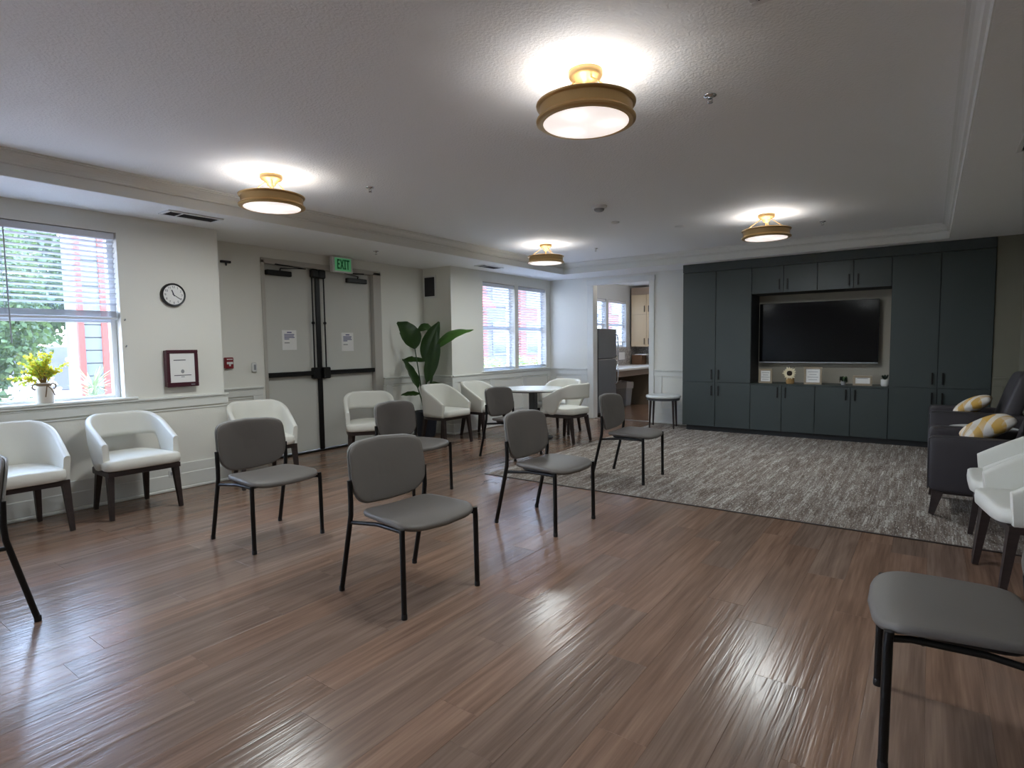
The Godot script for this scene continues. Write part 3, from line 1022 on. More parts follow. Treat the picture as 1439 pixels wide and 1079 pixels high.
# ---------------------------------------------------------------- chairs
func make_grey_chair(label: String) -> Node3D:
	var t := thing("stacking_chair", label, "chair", Vector3.ZERO, 0, "grey stacking chairs")
	var st := S(true)
	var sd := func(p: Vector3) -> Vector3:
		var q := p
		var zz := p.z / 0.235
		if p.x > 0: q.x += 0.028 * (1.0 - zz * zz) * (p.x / 0.205)
		q.z *= 1.0 + 0.06 * (p.x / 0.205)
		q.y += -0.018 * pow(maxf(p.x / 0.205, 0), 3.0) + 0.012 * zz * zz - 0.004
		return q
	pad(st, Vector3(0.075, 0.438, 0), Vector3(0.205, 0.023, 0.243), 0.5, 0.34, sd, 40, 12)
	put(t, "seat", st, M.grey_vinyl)
	st = S(true)
	pad(st, Vector3(0.065, 0.412, 0), Vector3(0.165, 0.016, 0.19), 0.4, 0.4, null, 24, 6)
	put(t, "seat_pan", st, M.black_plastic)
	for k in 2:
		var th := 0.013 if k == 0 else 0.009
		var off := 0.0 if k == 0 else -0.016
		var grow := 0.0 if k == 0 else 0.004
		var bd := func(p: Vector3) -> Vector3:
			# the pad lies in the y-z plane: p.y is its thickness
			var v := p.x / 0.175
			var q := Vector3(p.y, p.x, p.z)
			q.z *= 1.0 - 0.10 * pow(maxf(-v, 0), 2.0) - 0.02 * maxf(v, 0)
			var zz := q.z / 0.25
			q.y += -0.02 * zz * zz * maxf(v, 0) + 0.075 * absf(pow(zz, 3.0)) * maxf(-v, 0)
			q.x += 0.06 * zz * zz - 0.045 * (v + 1) / 2 + off
			return q
		st = S(true)
		pad(st, Vector3(-0.182, 0.628, 0), Vector3(0.175 + grow, th, 0.25 + grow), 0.45, 0.25, bd, 44, 10)
		put(t, "backrest" if k == 0 else "back_shell", st, M.grey_vinyl if k == 0 else M.grey_shell)
	for s in [-1.0, 1.0]:
		st = S(true)
		tube(st, [Vector3(0.262, 0.004, s * 0.25), Vector3(0.258, 0.40, s * 0.248), Vector3(0.256, 0.432, s * 0.246)], 0.0138, 10)
		var fl := put(t, "leg", st, M.black_metal)
		st = S(true)
		lathe(st, [Vector2(0.0145, 0.0), Vector2(0.0155, 0.005), Vector2(0.0148, 0.024), Vector2(0.013, 0.028)], 12, Vector3(0.262, 0, s * 0.25))
		put(fl, "foot", st, M.black_plastic)
		st = S(true)
		tube(st, [Vector3(-0.261, 0.006, s * 0.25), Vector3(-0.175, 0.36, s * 0.248), Vector3(-0.158, 0.43, s * 0.248), Vector3(-0.152, 0.50, s * 0.25), Vector3(-0.156, 0.612, s * 0.252)], [0.0138, 0.0138, 0.0138, 0.0138, 0.0125], 10)
		var rl := put(t, "leg", st, M.black_metal)
		st = S(true)
		lathe(st, [Vector2(0.0145, 0.0), Vector2(0.0155, 0.005), Vector2(0.0148, 0.024), Vector2(0.013, 0.028)], 12, Vector3(-0.260, 0, s * 0.25))
		put(rl, "foot", st, M.black_plastic)
		st = S(true)
		tube(st, [Vector3(-0.170, 0.388, s * 0.246), Vector3(-0.10, 0.394, s * 0.232), Vector3(0.02, 0.404, s * 0.212), Vector3(0.20, 0.406, s * 0.215), Vector3(0.255, 0.408, s * 0.242)], 0.011, 8)
		put(t, "side_rail", st, M.black_metal)
	st = S(true)
	tube(st, [Vector3(0.17, 0.402, -0.215), Vector3(0.17, 0.402, 0.215)], 0.010, 8)
	put(t, "cross_rail", st, M.black_metal)
	return t

func make_white_chair(label: String, open_back: bool) -> Node3D:
	var t := thing("barrel_chair" if open_back else "tub_chair", label, "chair", Vector3.ZERO, 0, "white upholstered armchairs with dark legs")
	# plan of the shell: a U open to +x
	var plan := []
	var hz := 0.278
	var xe := 0.205 if open_back else 0.235
	for k in 8: plan.append(Vector2(xe - (xe + 0.02) * k / 8.0, -hz))
	var na := 30
	for k in na + 1:
		var a := -PI / 2 + PI * k / na
		plan.append(Vector2(-0.02 - 0.262 * pow(absf(cos(a)), 0.84), hz * spow(sin(a), 0.84)))
	for k in range(7, -1, -1): plan.append(Vector2(xe - (xe + 0.02) * k / 8.0, hz))
	var rings := []
	var yf := 0.585 if open_back else 0.545
	var th := 0.044
	for k in plan.size():
		var p: Vector2 = plan[k]
		var pa: Vector2 = plan[maxi(k - 1, 0)]
		var pb: Vector2 = plan[mini(k + 1, plan.size() - 1)]
		var tg := (pb - pa).normalized()
		var nin := Vector2(-tg.y, tg.x)    # points inward
		if nin.dot(Vector2(0.05, 0) - p) < 0: nin = -nin
		var f := clampf(((p.x + 0.282) / (xe + 0.282) - 0.08) / 0.92, 0, 1)
		var yt := 0.782 - (0.782 - yf) * pow(f, 1.2)
		var yb := 0.372
		if open_back: yb = lerpf(0.40 if p.x > 0.1 else 0.372, 0.585, smoothstep(0.04, -0.13, p.x))
		var ring := PackedVector3Array()
		var pts := []
		var N := 5
		for i in N + 1: pts.append([0.0, lerpf(yb, yt - 0.02, float(i) / N)])
		for i in range(1, 6):
			var a := PI * i / 6.0
			pts.append([th / 2 - th / 2 * cos(a), yt - 0.02 + 0.02 * sin(a)])
		for i in N + 1: pts.append([th, lerpf(yt - 0.02, yb, float(i) / N)])
		for q in pts:
			var y: float = q[1]
			var tp := 1.0 + (0.06 if open_back else 0.10) * (y - 0.6) / 0.4
			var back := 0.0
			if not open_back: back = -0.03 * (0.782 - y) * f      # arm fronts lean in below
			var P := p * tp + nin * (q[0] as float)
			ring.append(Vector3(P.x + back, y, P.y))
		rings.append(ring)
	var st := S(true)
	loft(st, rings, true, true)
	put(t, "back_shell", st, M.white_leather)
	# seat cushion
	st = S(true)
	var sd := func(p: Vector3) -> Vector3:
		var q := p
		q.y += 0.012 * (1 - pow(p.z / 0.25, 2.0)) * (1 if p.y > 0 else 0)
		if open_back: q.z *= 1.0 + 0.11 * smoothstep(0.02, 0.16, p.x)
		if p.x < 0: q.z *= 1.0 - 0.22 * pow(-p.x / 0.26, 2.0)
		return q
	pad(st, Vector3(0.015, 0.415, 0), Vector3(0.265, 0.045, 0.248), 0.3, 0.22 if open_back else 0.3, sd, 44, 12)
	put(t, "seat", st, M.white_leather)
	# wooden seat frame
	st = S()
	var fr := []
	for y in [0.335, 0.372]:
		var ring := PackedVector3Array()
		for k in range(0, plan.size(), 2):
			var p: Vector2 = plan[k]
			ring.append(Vector3(p.x * 0.93 + (0.06 if open_back and p.x > 0.15 else 0.008), y, p.y * 0.93))
		fr.append(ring)
	loft(st, fr, true, false)
	put(t, "seat_frame", st, M.dark_wood)
	for c in [[0.205, 0.235, 0.245, 0.25], [-0.19, 0.17, -0.25, 0.19]]:
		for s in [-1.0, 1.0]:
			st = S()
			tube(st, [Vector3(c[2], 0.004, s * c[3]), Vector3(c[0], 0.345, s * c[1])], [0.014, 0.023], 4, true)
			put(t, "leg", st, M.dark_wood)
	return t

func face(d: Vector2) -> float:    # turn that points local +x along (x, z)
	return atan2(-d.y, d.x)

func build_chairs() -> void:
	var g := make_grey_chair("grey chair in the middle foreground, the nearest seen whole")
	g.position = Vector3(3.368, 0, 6.829)
	g.rotation.y = face(Vector2(0.515, 0.042))
	copy(g, "grey chair in front of the tub chair by the window wall corner", Vector3(1.923, 0, 6.772), face(Vector2(0.528, 0.005)))
	copy(g, "grey chair half hidden behind the nearest grey chair back", Vector3(1.872, 0, 5.361), face(Vector2(0.5, -0.03)))
	copy(g, "grey chair at the near corner of the carpet", Vector3(3.334, 0, 5.422), face(Vector2(0.516, 0.024)))
	copy(g, "grey chair standing wholly on the carpet before the kitchen opening", Vector3(3.238, 0, 3.775), face(Vector2(0.515, -0.01)))
	copy(g, "small distant grey chair between white chairs and the round table", Vector3(1.628, 0, 3.502), face(Vector2(0.503, 0.021)))
	copy(g, "grey chair cut by the right photo edge, seat in the foreground", Vector3(5.762, 0, 6.680), face(Vector2(-0.996, 0.087)))
	copy(g, "grey chair at the left photo edge, only one leg showing", Vector3(1.952, 0, 8.412), face(Vector2(0.174, 0.985)))
	var tb := make_white_chair("white tub chair under the window at the left photo edge", false)
	tb.position = Vector3(0.382, 0, 7.755)
	copy(tb, "white tub chair in front of the alcove corner behind a grey chair", Vector3(0.375, 0, 5.88), face(Vector2(0.97, 0.23)))
	copy(tb, "white tub chair in front of the big-leaved plant", Vector3(0.37, 0, 3.26), face(Vector2(1.0, 0.03)))
	copy(tb, "white tub chair under the far windows at the round table", Vector3(0.415, 0, 2.51), face(Vector2(1.0, 0.05)))
	copy(tb, "white tub chair nearest the right photo edge beside a grey seat", Vector3(6.13, 0, 4.96), face(Vector2(-1.0, 0.16)))
	copy(tb, "white tub chair between the charcoal armchair and another white chair", Vector3(6.10, 0, 4.36), face(Vector2(-1.0, 0.0)))
	var bc := make_white_chair("white open-backed chair below the maroon framed box", true)
	bc.position = Vector3(0.362, 0, 7.0)
	copy(bc, "white open-backed chair in front of the double doors", Vector3(0.47, 0, 4.62), face(Vector2(0.82, 0.57)))
	copy(bc, "white open-backed chair seen from behind at the round table", Vector3(1.665, 0, 2.255), face(Vector2(-1.0, -0.12)))
	copy(bc, "white chair behind the round table against the far wall", Vector3(1.20, 0, 1.64), face(Vector2(0.05, 1.0)))

# ---------------------------------------------------------------- tables
func build_tables() -> void:
	var t := thing("round_table", "round white pedestal table by the far windows", "table", Vector3(1.13, 0, 2.27))
	var st := S(true)
	lathe(st, [Vector2(0.002, 0.668), Vector2(0.425, 0.668), Vector2(0.436, 0.673), Vector2(0.438, 0.684), Vector2(0.434, 0.694), Vector2(0.425, 0.697), Vector2(0.002, 0.697)], 56, Vector3.ZERO, false)
	put(t, "tabletop", st, M.table_white)
	st = S(true)
	lathe(st, [Vector2(0.002, 0.655), Vector2(0.40, 0.655), Vector2(0.41, 0.668), Vector2(0.002, 0.668)], 40, Vector3.ZERO, false)
	put(t, "underframe", st, M.table_edge)
	put(t, "column", box(Vector3(-0.045, 0.02, -0.045), Vector3(0.045, 0.656, 0.045), 0.004), M.table_edge)
	st = S(true)
	lathe(st, [Vector2(0.27, 0.0), Vector2(0.272, 0.008), Vector2(0.26, 0.016), Vector2(0.06, 0.026), Vector2(0.002, 0.026)], 40)
	put(t, "foot_plate", st, M.table_edge)
	# side tables
	for a in [[Vector3(2.29, 0, 0.40), 0.262, 0.5, "round white side table with four dark legs beside the tall cabinet"], [Vector3(6.0, 0, 2.55), 0.25, 0.53, "round white side table between the two charcoal armchairs"]]:
		var s := thing("side_table", a[3], "table", a[0], 0, "round white side tables")
		var r: float = a[1]
		var h: float = a[2]
		st = S(true)
		lathe(st, [Vector2(0.002, h - 0.04), Vector2(r - 0.01, h - 0.04), Vector2(r, h - 0.03), Vector2(r, h - 0.01), Vector2(r - 0.008, h), Vector2(0.002, h)], 48, Vector3.ZERO, false)
		put(s, "tabletop", st, M.table_white)
		st = S(true)
		lathe(st, [Vector2(r - 0.05, h - 0.075), Vector2(r - 0.015, h - 0.075), Vector2(r - 0.012, h - 0.04), Vector2(r - 0.05, h - 0.04)], 40, Vector3.ZERO, false, false)
		put(s, "apron", st, M.table_edge)
		for k in 4:
			var b := TAU * k / 4 + 0.55
			st = S()
			tube(st, [Vector3(cos(b) * (r - 0.008), 0.002, sin(b) * (r - 0.008)), Vector3(cos(b) * (r - 0.03), h - 0.05, sin(b) * (r - 0.03))], [0.009, 0.015], 4, true)
			put(s, "leg", st, M.dark_wood)

# ---------------------------------------------------------------- armchairs
func build_armchairs() -> void:
	var first: Node3D = null
	for a in [[3.385, "charcoal leather armchair nearest the camera on the right"], [1.535, "charcoal leather armchair farther back beside the tall cabinet"]]:
		if first:
			copy(first, a[1], Vector3(6.0, 0, a[0]), PI)
			continue
		var t := thing("armchair", a[1], "armchair", Vector3(6.0, 0, a[0]), PI, "charcoal leather armchairs")
		first = t
		for s in [-1.0, 1.0]:
			var st := S(true)
			var ad := func(p: Vector3) -> Vector3: return p + Vector3(0, -0.012 * (0.38 - p.x) / 0.76 * (1 if p.y > 0 else 0), 0)
			pad(st, Vector3(0.0, 0.39, s * 0.30), Vector3(0.385, 0.205, 0.062), 0.16, 0.16, ad, 40, 14)
			put(t, "arm", st, M.charcoal_leather)
			st = S(true)
			tube(st, [Vector3(0.383, 0.20, s * 0.355), Vector3(0.386, 0.57, s * 0.357), Vector3(0.36, 0.588, s * 0.358), Vector3(-0.30, 0.578, s * 0.358)], 0.004, 6)
			put(t, "piping", st, M.charcoal_leather)
		var st := S(true)
		pad(st, Vector3(0.03, 0.30, 0), Vector3(0.33, 0.11, 0.24), 0.2, 0.2, null, 32, 10)
		put(t, "base", st, M.charcoal_leather)
		st = S(true)
		var cd := func(p: Vector3) -> Vector3: return p + Vector3(0, 0.02 * (1 - pow(p.z / 0.24, 2.0)) * (1 if p.y > 0 else 0), 0)
		pad(st, Vector3(0.06, 0.44, 0), Vector3(0.32, 0.06, 0.237), 0.35, 0.2, cd, 36, 10)
		put(t, "seat_cushion", st, M.charcoal_leather)
		st = S(true)
		var bk := func(p: Vector3) -> Vector3:
			var q := p
			q.x -= 0.20 * (p.y + 0.33) / 0.66
			q.z *= 1.0 - 0.05 * maxf(p.y / 0.33, 0)
			return q
		pad(st, Vector3(-0.16, 0.64, 0), Vector3(0.075, 0.335, 0.345), 0.3, 0.3, bk, 36, 16)
		put(t, "backrest", st, M.charcoal_leather)
		put(t, "seat_rail", box(Vector3(-0.30, 0.165, -0.33), Vector3(0.34, 0.195, 0.33), 0.004), M.dark_wood)
		for c in [[0.32, 0.31, 0.355, 0.325], [-0.30, 0.30, -0.34, 0.31]]:
			for s in [-1.0, 1.0]:
				st = S()
				tube(st, [Vector3(c[2], 0.008, s * c[3]), Vector3(c[0], 0.18, s * c[1])], [0.018, 0.034], 4, true)
				put(t, "leg", st, M.dark_wood)
	for a in [[Vector3(5.965, 0.637, 3.42), 0.12, "ochre and white swirl cushion on the nearer charcoal armchair"], [Vector3(5.965, 0.637, 1.58), -0.1, "ochre and white swirl cushion on the farther charcoal armchair"]]:
		var st := S(true)
		var pd := func(p: Vector3) -> Vector3:
			var q := p
			var e := pow(absf(p.x / 0.172), 2.0) + pow(absf(p.z / 0.172), 2.0)
			q.y *= clampf(1.05 - 0.30 * e, 0.12, 1.05)
			return q
		pad(st, Vector3.ZERO, Vector3(0.168, 0.07, 0.168), 0.75, 0.32, pd, 44, 14)
		var o := solo("throw_pillow", st, M.pillow_print, a[2], "pillow", "printed throw pillows", a[0])
		o.rotation = Vector3(0, a[1], 0.52)

# ---------------------------------------------------------------- plant
func leaf(st: SurfaceTool, mid: Array, width: float, side: Vector3, fold := 0.35) -> void:
	var c := Curve3D.new()
	for k in mid.size():
		var p: Vector3 = mid[k]
		var a: Vector3 = mid[maxi(k - 1, 0)]
		var b: Vector3 = mid[mini(k + 1, mid.size() - 1)]
		c.add_point(p, (a - b) / 6, (b - a) / 6)
	var L := c.get_baked_length()
	var n := 16
	var rings := []
	for k in n + 1:
		var u := float(k) / n
		var p := c.sample_baked(L * u)
		var q := c.sample_baked(minf(L * u + 0.01, L))
		var q0 := c.sample_baked(maxf(L * u - 0.01, 0))
		var t := (q - q0).normalized()
		var s := (side - t * side.dot(t)).normalized()
		var nn := t.cross(s)
		var w := width * pow(sin(PI * clampf(pow(u, 0.8), 0.015, 0.985)), 0.75)
		var wave := 0.05 * width * sin(u * 23.0)
		var ring := PackedVector3Array()
		for e in [-1.0, -0.5, 0.0, 0.5, 1.0]:
			ring.append(p + s * e * w + nn * (absf(e) * w * fold + wave * e * e))
		rings.append(ring)
	loft(st, rings, false, true, false)

func build_plant() -> void:
	var t := thing("potted_plant", "tall big-leaved green plant in a dark pot in the alcove corner", "plant", Vector3(-0.24, 0, 2.99))
	var o := t.position
	var st := S(true)
	lathe(st, [Vector2(0.10, 0.0), Vector2(0.13, 0.01), Vector2(0.165, 0.36), Vector2(0.17, 0.37), Vector2(0.155, 0.37), Vector2(0.15, 0.33), Vector2(0.002, 0.33)], 32, Vector3.ZERO, false)
	put(t, "pot", st, M.navy_pot)
	st = S(true)
	lathe(st, [Vector2(0.002, 0.332), Vector2(0.149, 0.332), Vector2(0.149, 0.338), Vector2(0.002, 0.345)], 20)
	put(t, "soil", st, M.soil)
	# [midrib points, half width, side, fold]
	var LV := [
		[[Vector3(-0.272, 1.26, 3.15), Vector3(-0.27, 1.43, 3.22), Vector3(-0.35, 1.56, 3.28), Vector3(-0.46, 1.632, 3.30)], 0.14, Vector3(0.75, 0.62, -0.3), 0.25],
		[[Vector3(-0.17, 1.40, 2.82), Vector3(-0.26, 1.55, 2.84), Vector3(-0.38, 1.565, 2.86), Vector3(-0.50, 1.50, 2.88)], 0.085, Vector3(0.2, 0.7, 0.7), 0.2],
		[[Vector3(-0.157, 1.06, 3.05), Vector3(-0.125, 1.26, 3.05), Vector3(-0.06, 1.48, 3.0), Vector3(0.012, 1.635, 2.95)], 0.125, Vector3(0.85, -0.2, -0.5), 0.35],
		[[Vector3(-0.11, 0.79, 3.10), Vector3(-0.04, 1.01, 3.10), Vector3(0.03, 1.26, 3.08), Vector3(0.04, 1.52, 3.04)], 0.10, Vector3(0.9, -0.2, -0.4), 0.3],
		[[Vector3(0.00, 1.27, 3.0), Vector3(0.22, 1.40, 3.05), Vector3(0.48, 1.49, 3.1), Vector3(0.84, 1.50, 3.2)], 0.075, Vector3(-0.3, 0.5, 0.8), 0.3],
		[[Vector3(-0.285, 0.70, 3.10), Vector3(-0.33, 0.88, 3.17), Vector3(-0.40, 1.04, 3.21), Vector3(-0.46, 1.117, 3.22)], 0.095, Vector3(0.8, 0.4, 0.2), 0.35],
		[[Vector3(-0.46, 1.10, 3.22), Vector3(-0.40, 1.12, 3.08), Vector3(-0.28, 1.10, 2.95), Vector3(-0.18, 1.06, 2.90)], 0.05, Vector3(0, 0.6, 0.8), 0.2],
		[[Vector3(-0.23, 0.62, 3.12), Vector3(-0.31, 0.625, 3.22), Vector3(-0.42, 0.61, 3.30)], 0.06, Vector3(0.3, 0.5, 0.6), 0.2],
		[[Vector3(-0.24, 0.70, 2.95), Vector3(-0.10, 0.79, 2.92), Vector3(0.10, 0.73, 2.88)], 0.06, Vector3(0, 0.3, 0.9), 0.2]]
	var stems := [Vector3(-0.272, 1.26, 3.15), Vector3(-0.17, 1.40, 2.82), Vector3(-0.157, 1.06, 3.05), Vector3(-0.11, 0.79, 3.10), Vector3(0.0, 1.27, 3.0), Vector3(-0.285, 0.70, 3.10), Vector3(-0.18, 1.06, 2.90), Vector3(-0.23, 0.62, 3.12), Vector3(-0.24, 0.70, 2.95)]
	for k in LV.size():
		var l: Array = LV[k]
		var pts := []
		for p in l[0]: pts.append(p - o)
		st = S(true)
		leaf(st, pts, l[1], l[2], l[3])
		var lf := put(t, "leaf", st, M.plant_leaf)
		st = S(true)
		var e: Vector3 = stems[k] - o
		var b := Vector3(e.x * 0.15, 0.33, e.z * 0.15)
		tube(st, [b, b.lerp(e, 0.5) + Vector3(0, 0.03, 0), e, e.lerp(pts[1], 0.5)], [0.012, 0.009, 0.007, 0.004], 8)
		put(lf, "stalk", st, M.plant_stem)

# ---------------------------------------------------------------- on the walls
func build_wall_things() -> void:
	# clock at twenty past eleven
	var c := thing("wall_clock", "round black rimmed wall clock with white face", "clock", Vector3(0.001, 1.79, 6.465))
	c.rotation.z = 0
	var st := S(true)
	lathe(st, [Vector2(0.105, 0.0), Vector2(0.105, 0.028), Vector2(0.100, 0.036), Vector2(0.090, 0.034), Vector2(0.087, 0.026), Vector2(0.002, 0.026)], 48, Vector3.ZERO, false)
	var rim := put(c, "rim", st, M.black_plastic)
	rim.rotation.z = -PI / 2
	st = S(true)
	lathe(st, [Vector2(0.089, 0.0262), Vector2(0.089, 0.0285), Vector2(0.002, 0.0285)], 40, Vector3.ZERO, false)
	var fc := put(c, "dial", st, M.paper)
	fc.rotation.z = -PI / 2
	for h in range(1, 13):
		var a := TAU * h / 12.0
		var n := put(fc, "numeral", text_mesh(str(h), 0.026, 0.001), M.ink)
		# dial is turned: its local y is the room's x
		n.basis = Basis(Vector3(0, 0, 1), PI / 2) * Basis(Vector3.UP, PI / 2)
		n.position = Basis(Vector3(0, 0, 1), PI / 2) * Vector3(0.029, cos(a) * 0.071, -sin(a) * 0.071)
	for q in [[11.33 / 12.0, 0.046, 0.0032, "hour_hand"], [20.5 / 60.0, 0.066, 0.0022, "minute_hand"]]:
		var a: float = TAU * q[0]
		st = S()
		var d := Vector3(0, cos(a), -sin(a))
		tube(st, [Vector3(0.030, 0, 0) - d * 0.012, Vector3(0.030, 0, 0) + d * q[1]], q[2], 4, true)
		put(c, q[3], st, M.ink)
	# maroon shadow box with a printed sheet
	var b := thing("document_box", "maroon framed box with a white printed sheet on the wall", "frame", Vector3(0.0, 1.123, 6.434))
	put(b, "case", box(Vector3(0.0, -0.165, -0.135), Vector3(0.055, 0.165, 0.135), 0.004), M.maroon)
	var fr := S()
	for q in [[-0.168, -0.128, -0.138, 0.138], [0.138, 0.168, -0.138, 0.138]]:
		bx(fr, Vector3(0.05, q[0], q[2]), Vector3(0.068, q[1], q[3]), 0.004)
	for q in [[-0.138, -0.108], [0.108, 0.138]]:
		bx(fr, Vector3(0.05, -0.128, q[0]), Vector3(0.068, 0.138, q[1]), 0.004)
	put(b, "frame", fr, M.maroon)
	put(b, "sheet", box(Vector3(0.05, -0.128, -0.108), Vector3(0.058, 0.138, 0.108)), M.paper)
	for q in [[0.072, 0.079, -0.03, 0.075], [-0.066, -0.060, -0.075, 0.075], [-0.080, -0.076, -0.015, 0.015]]:
		put(b, "text_line", box(Vector3(0.058, q[0], q[2]), Vector3(0.0588, q[1], q[3])), M.ink)
	st = S(true)
	pad(st, Vector3(0.0582, -0.028, 0.0), Vector3(0.0008, 0.018, 0.015), 1, 1, null, 14, 8)
	put(b, "emblem", st, M.grey_plastic)
	put(b, "latch", box(Vector3(0.066, -0.155, -0.10), Vector3(0.074, -0.145, -0.065), 0.002), M.silver)
	# fire alarm pull
	var p := thing("fire_alarm_pull", "small red alarm pull station with a white handle by the doors", "alarm", Vector3(AX, 1.142, 5.69))
	put(p, "case", box(Vector3(0, -0.06, -0.045), Vector3(0.045, 0.06, 0.045), 0.006), M.red_plastic)
	st = S()
	bx(st, Vector3(0.045, -0.012, -0.034), Vector3(0.052, 0.012, 0.034), 0.003)
	bx(st, Vector3(0.045, -0.034, -0.010), Vector3(0.052, -0.010, 0.010), 0.003)
	put(p, "handle", st, M.white_plastic)
	st = S()
	for k in 4: bx(st, Vector3(0.045, 0.034, -0.03 + k * 0.016), Vector3(0.0458, 0.046, -0.019 + k * 0.016))
	put(p, "print", st, M.white_plastic)
	st = S(true)
	pad(st, Vector3(0.018, 0, 0), Vector3(0.018, 0.055, 0.03), 0.5, 0.6, null, 20, 10)
	var th := thing("wall_sensor", "white rounded wall sensor between the red alarm and the doors", "sensor", Vector3(AX, 1.085, 5.40))
	put(th, "case", st, M.white_plastic)
	put(th, "sensor_face", box(Vector3(0.034, -0.03, -0.012), Vector3(0.0375, 0.03, 0.012), 0.001), M.grey_plastic)
	var sb := thing("wall_sprinkler", "small dark wall sprinkler near the ceiling in the alcove", "sprinkler", Vector3(AX, 2.225, 5.67))
	put(sb, "bracket", box(Vector3(0, -0.012, -0.055), Vector3(0.03, 0.012, 0.055), 0.004), M.dark_grille)
	st = S(true)
	tube(st, [Vector3(0.02, -0.01, 0), Vector3(0.025, -0.04, 0)], [0.012, 0.008], 8)
	put(sb, "nozzle", st, M.dark_grille)
	# speaker on the return of the alcove
	var sp := thing("wall_speaker", "dark grille speaker in a white frame above the plant", "speaker", Vector3(-0.40, 2.165, AZ0))
	put(sp, "frame", box(Vector3(-0.125, -0.165, 0), Vector3(0.125, 0.165, 0.016), 0.004), M.white_plastic)
	put(sp, "grille", box(Vector3(-0.098, -0.138, 0.012), Vector3(0.098, 0.138, 0.022), 0.003), M.dark_grille)
	# outlet low on the window wall
	var ol := thing("outlet", "white outlet low on the panelled wall behind the open-backed chair", "outlet", Vector3(0.02, 0.165, 6.53))
	put(ol, "plate", box(Vector3(0.0, -0.03, -0.055), Vector3(0.005, 0.03, 0.055), 0.002), M.white_plastic)
	st = S()
	for z in [-0.026, 0.026]: bx(st, Vector3(0.004, -0.015, z - 0.014), Vector3(0.006, 0.015, z + 0.014), 0.001)
	put(ol, "socket", st, M.grey_plastic)
	for a in [[1.551, "upper"], [1.326, "lower"]]:
		st = S(true)
		tube(st, [Vector3(0, a[0], 6.862), Vector3(0.012, a[0], 6.862), Vector3(0.016, a[0] + 0.012, 6.862)], 0.005, 6)
		solo("cord_cleat", st, M.grey_plastic, "%s small cord cleat beside the window edge" % a[1], "hook", "cord cleats")

# ---------------------------------------------------------------- on the ceiling
func sprinkler(at: Vector3, label: String) -> void:
	var t := thing("sprinkler", label, "sprinkler", at, 0, "ceiling sprinklers")
	var st := S(true)
	lathe(st, [Vector2(0.034, 0.0), Vector2(0.034, -0.004), Vector2(0.026, -0.008), Vector2(0.012, -0.010), Vector2(0.012, -0.018)], 20)
	put(t, "escutcheon", st, M.chrome)
	st = S(true)
	tube(st, [Vector3(0.010, -0.012, 0), Vector3(0.013, -0.026, 0), Vector3(0.003, -0.036, 0)], 0.003, 6)
	tube(st, [Vector3(-0.010, -0.012, 0), Vector3(-0.013, -0.026, 0), Vector3(-0.003, -0.036, 0)], 0.003, 6)
	put(t, "yoke", st, M.chrome)
	st = S(true)
	lathe(st, [Vector2(0.002, -0.036), Vector2(0.015, -0.037), Vector2(0.015, -0.039), Vector2(0.002, -0.040)], 12)
	put(t, "deflector", st, M.chrome)

func vent(at: Vector3, lx: float, lz: float, label: String) -> void:
	var t := thing("ceiling_vent", label, "vent", at, 0, "ceiling air vents")
	var st := S()
	var f := 0.028
	bx(st, Vector3(-lx, -0.012, -lz), Vector3(lx, 0, -lz + f), 0.004)
	bx(st, Vector3(-lx, -0.012, lz - f), Vector3(lx, 0, lz), 0.004)
	bx(st, Vector3(-lx, -0.012, -lz + f), Vector3(-lx + f, 0, lz - f), 0.004)
	bx(st, Vector3(lx - f, -0.012, -lz + f), Vector3(lx, 0, lz - f), 0.004)
	bx(st, Vector3(-lx + f, -0.012, lz * 0.42), Vector3(lx - f, 0, lz * 0.48), 0.002)
	put(t, "frame", st, M.white_plastic)
	put(t, "duct", box(Vector3(-lx + f, -0.002, -lz + f), Vector3(lx - f, 0.0, lz - f)), M.dark_grille)
	var sl := S()
	bx(sl, Vector3(-0.006, -0.001, -lz + f), Vector3(0.006, 0.001, lz - f))
	var m := done(sl)
	var n := int((lx - f) * 2 / 0.02)
	for k in n:
		var s := put(t, "slat", m, M.dark_grille)
		s.position = Vector3(-lx + f + 0.01 + k * 0.02, -0.007, 0)
		s.rotation.z = 0.6

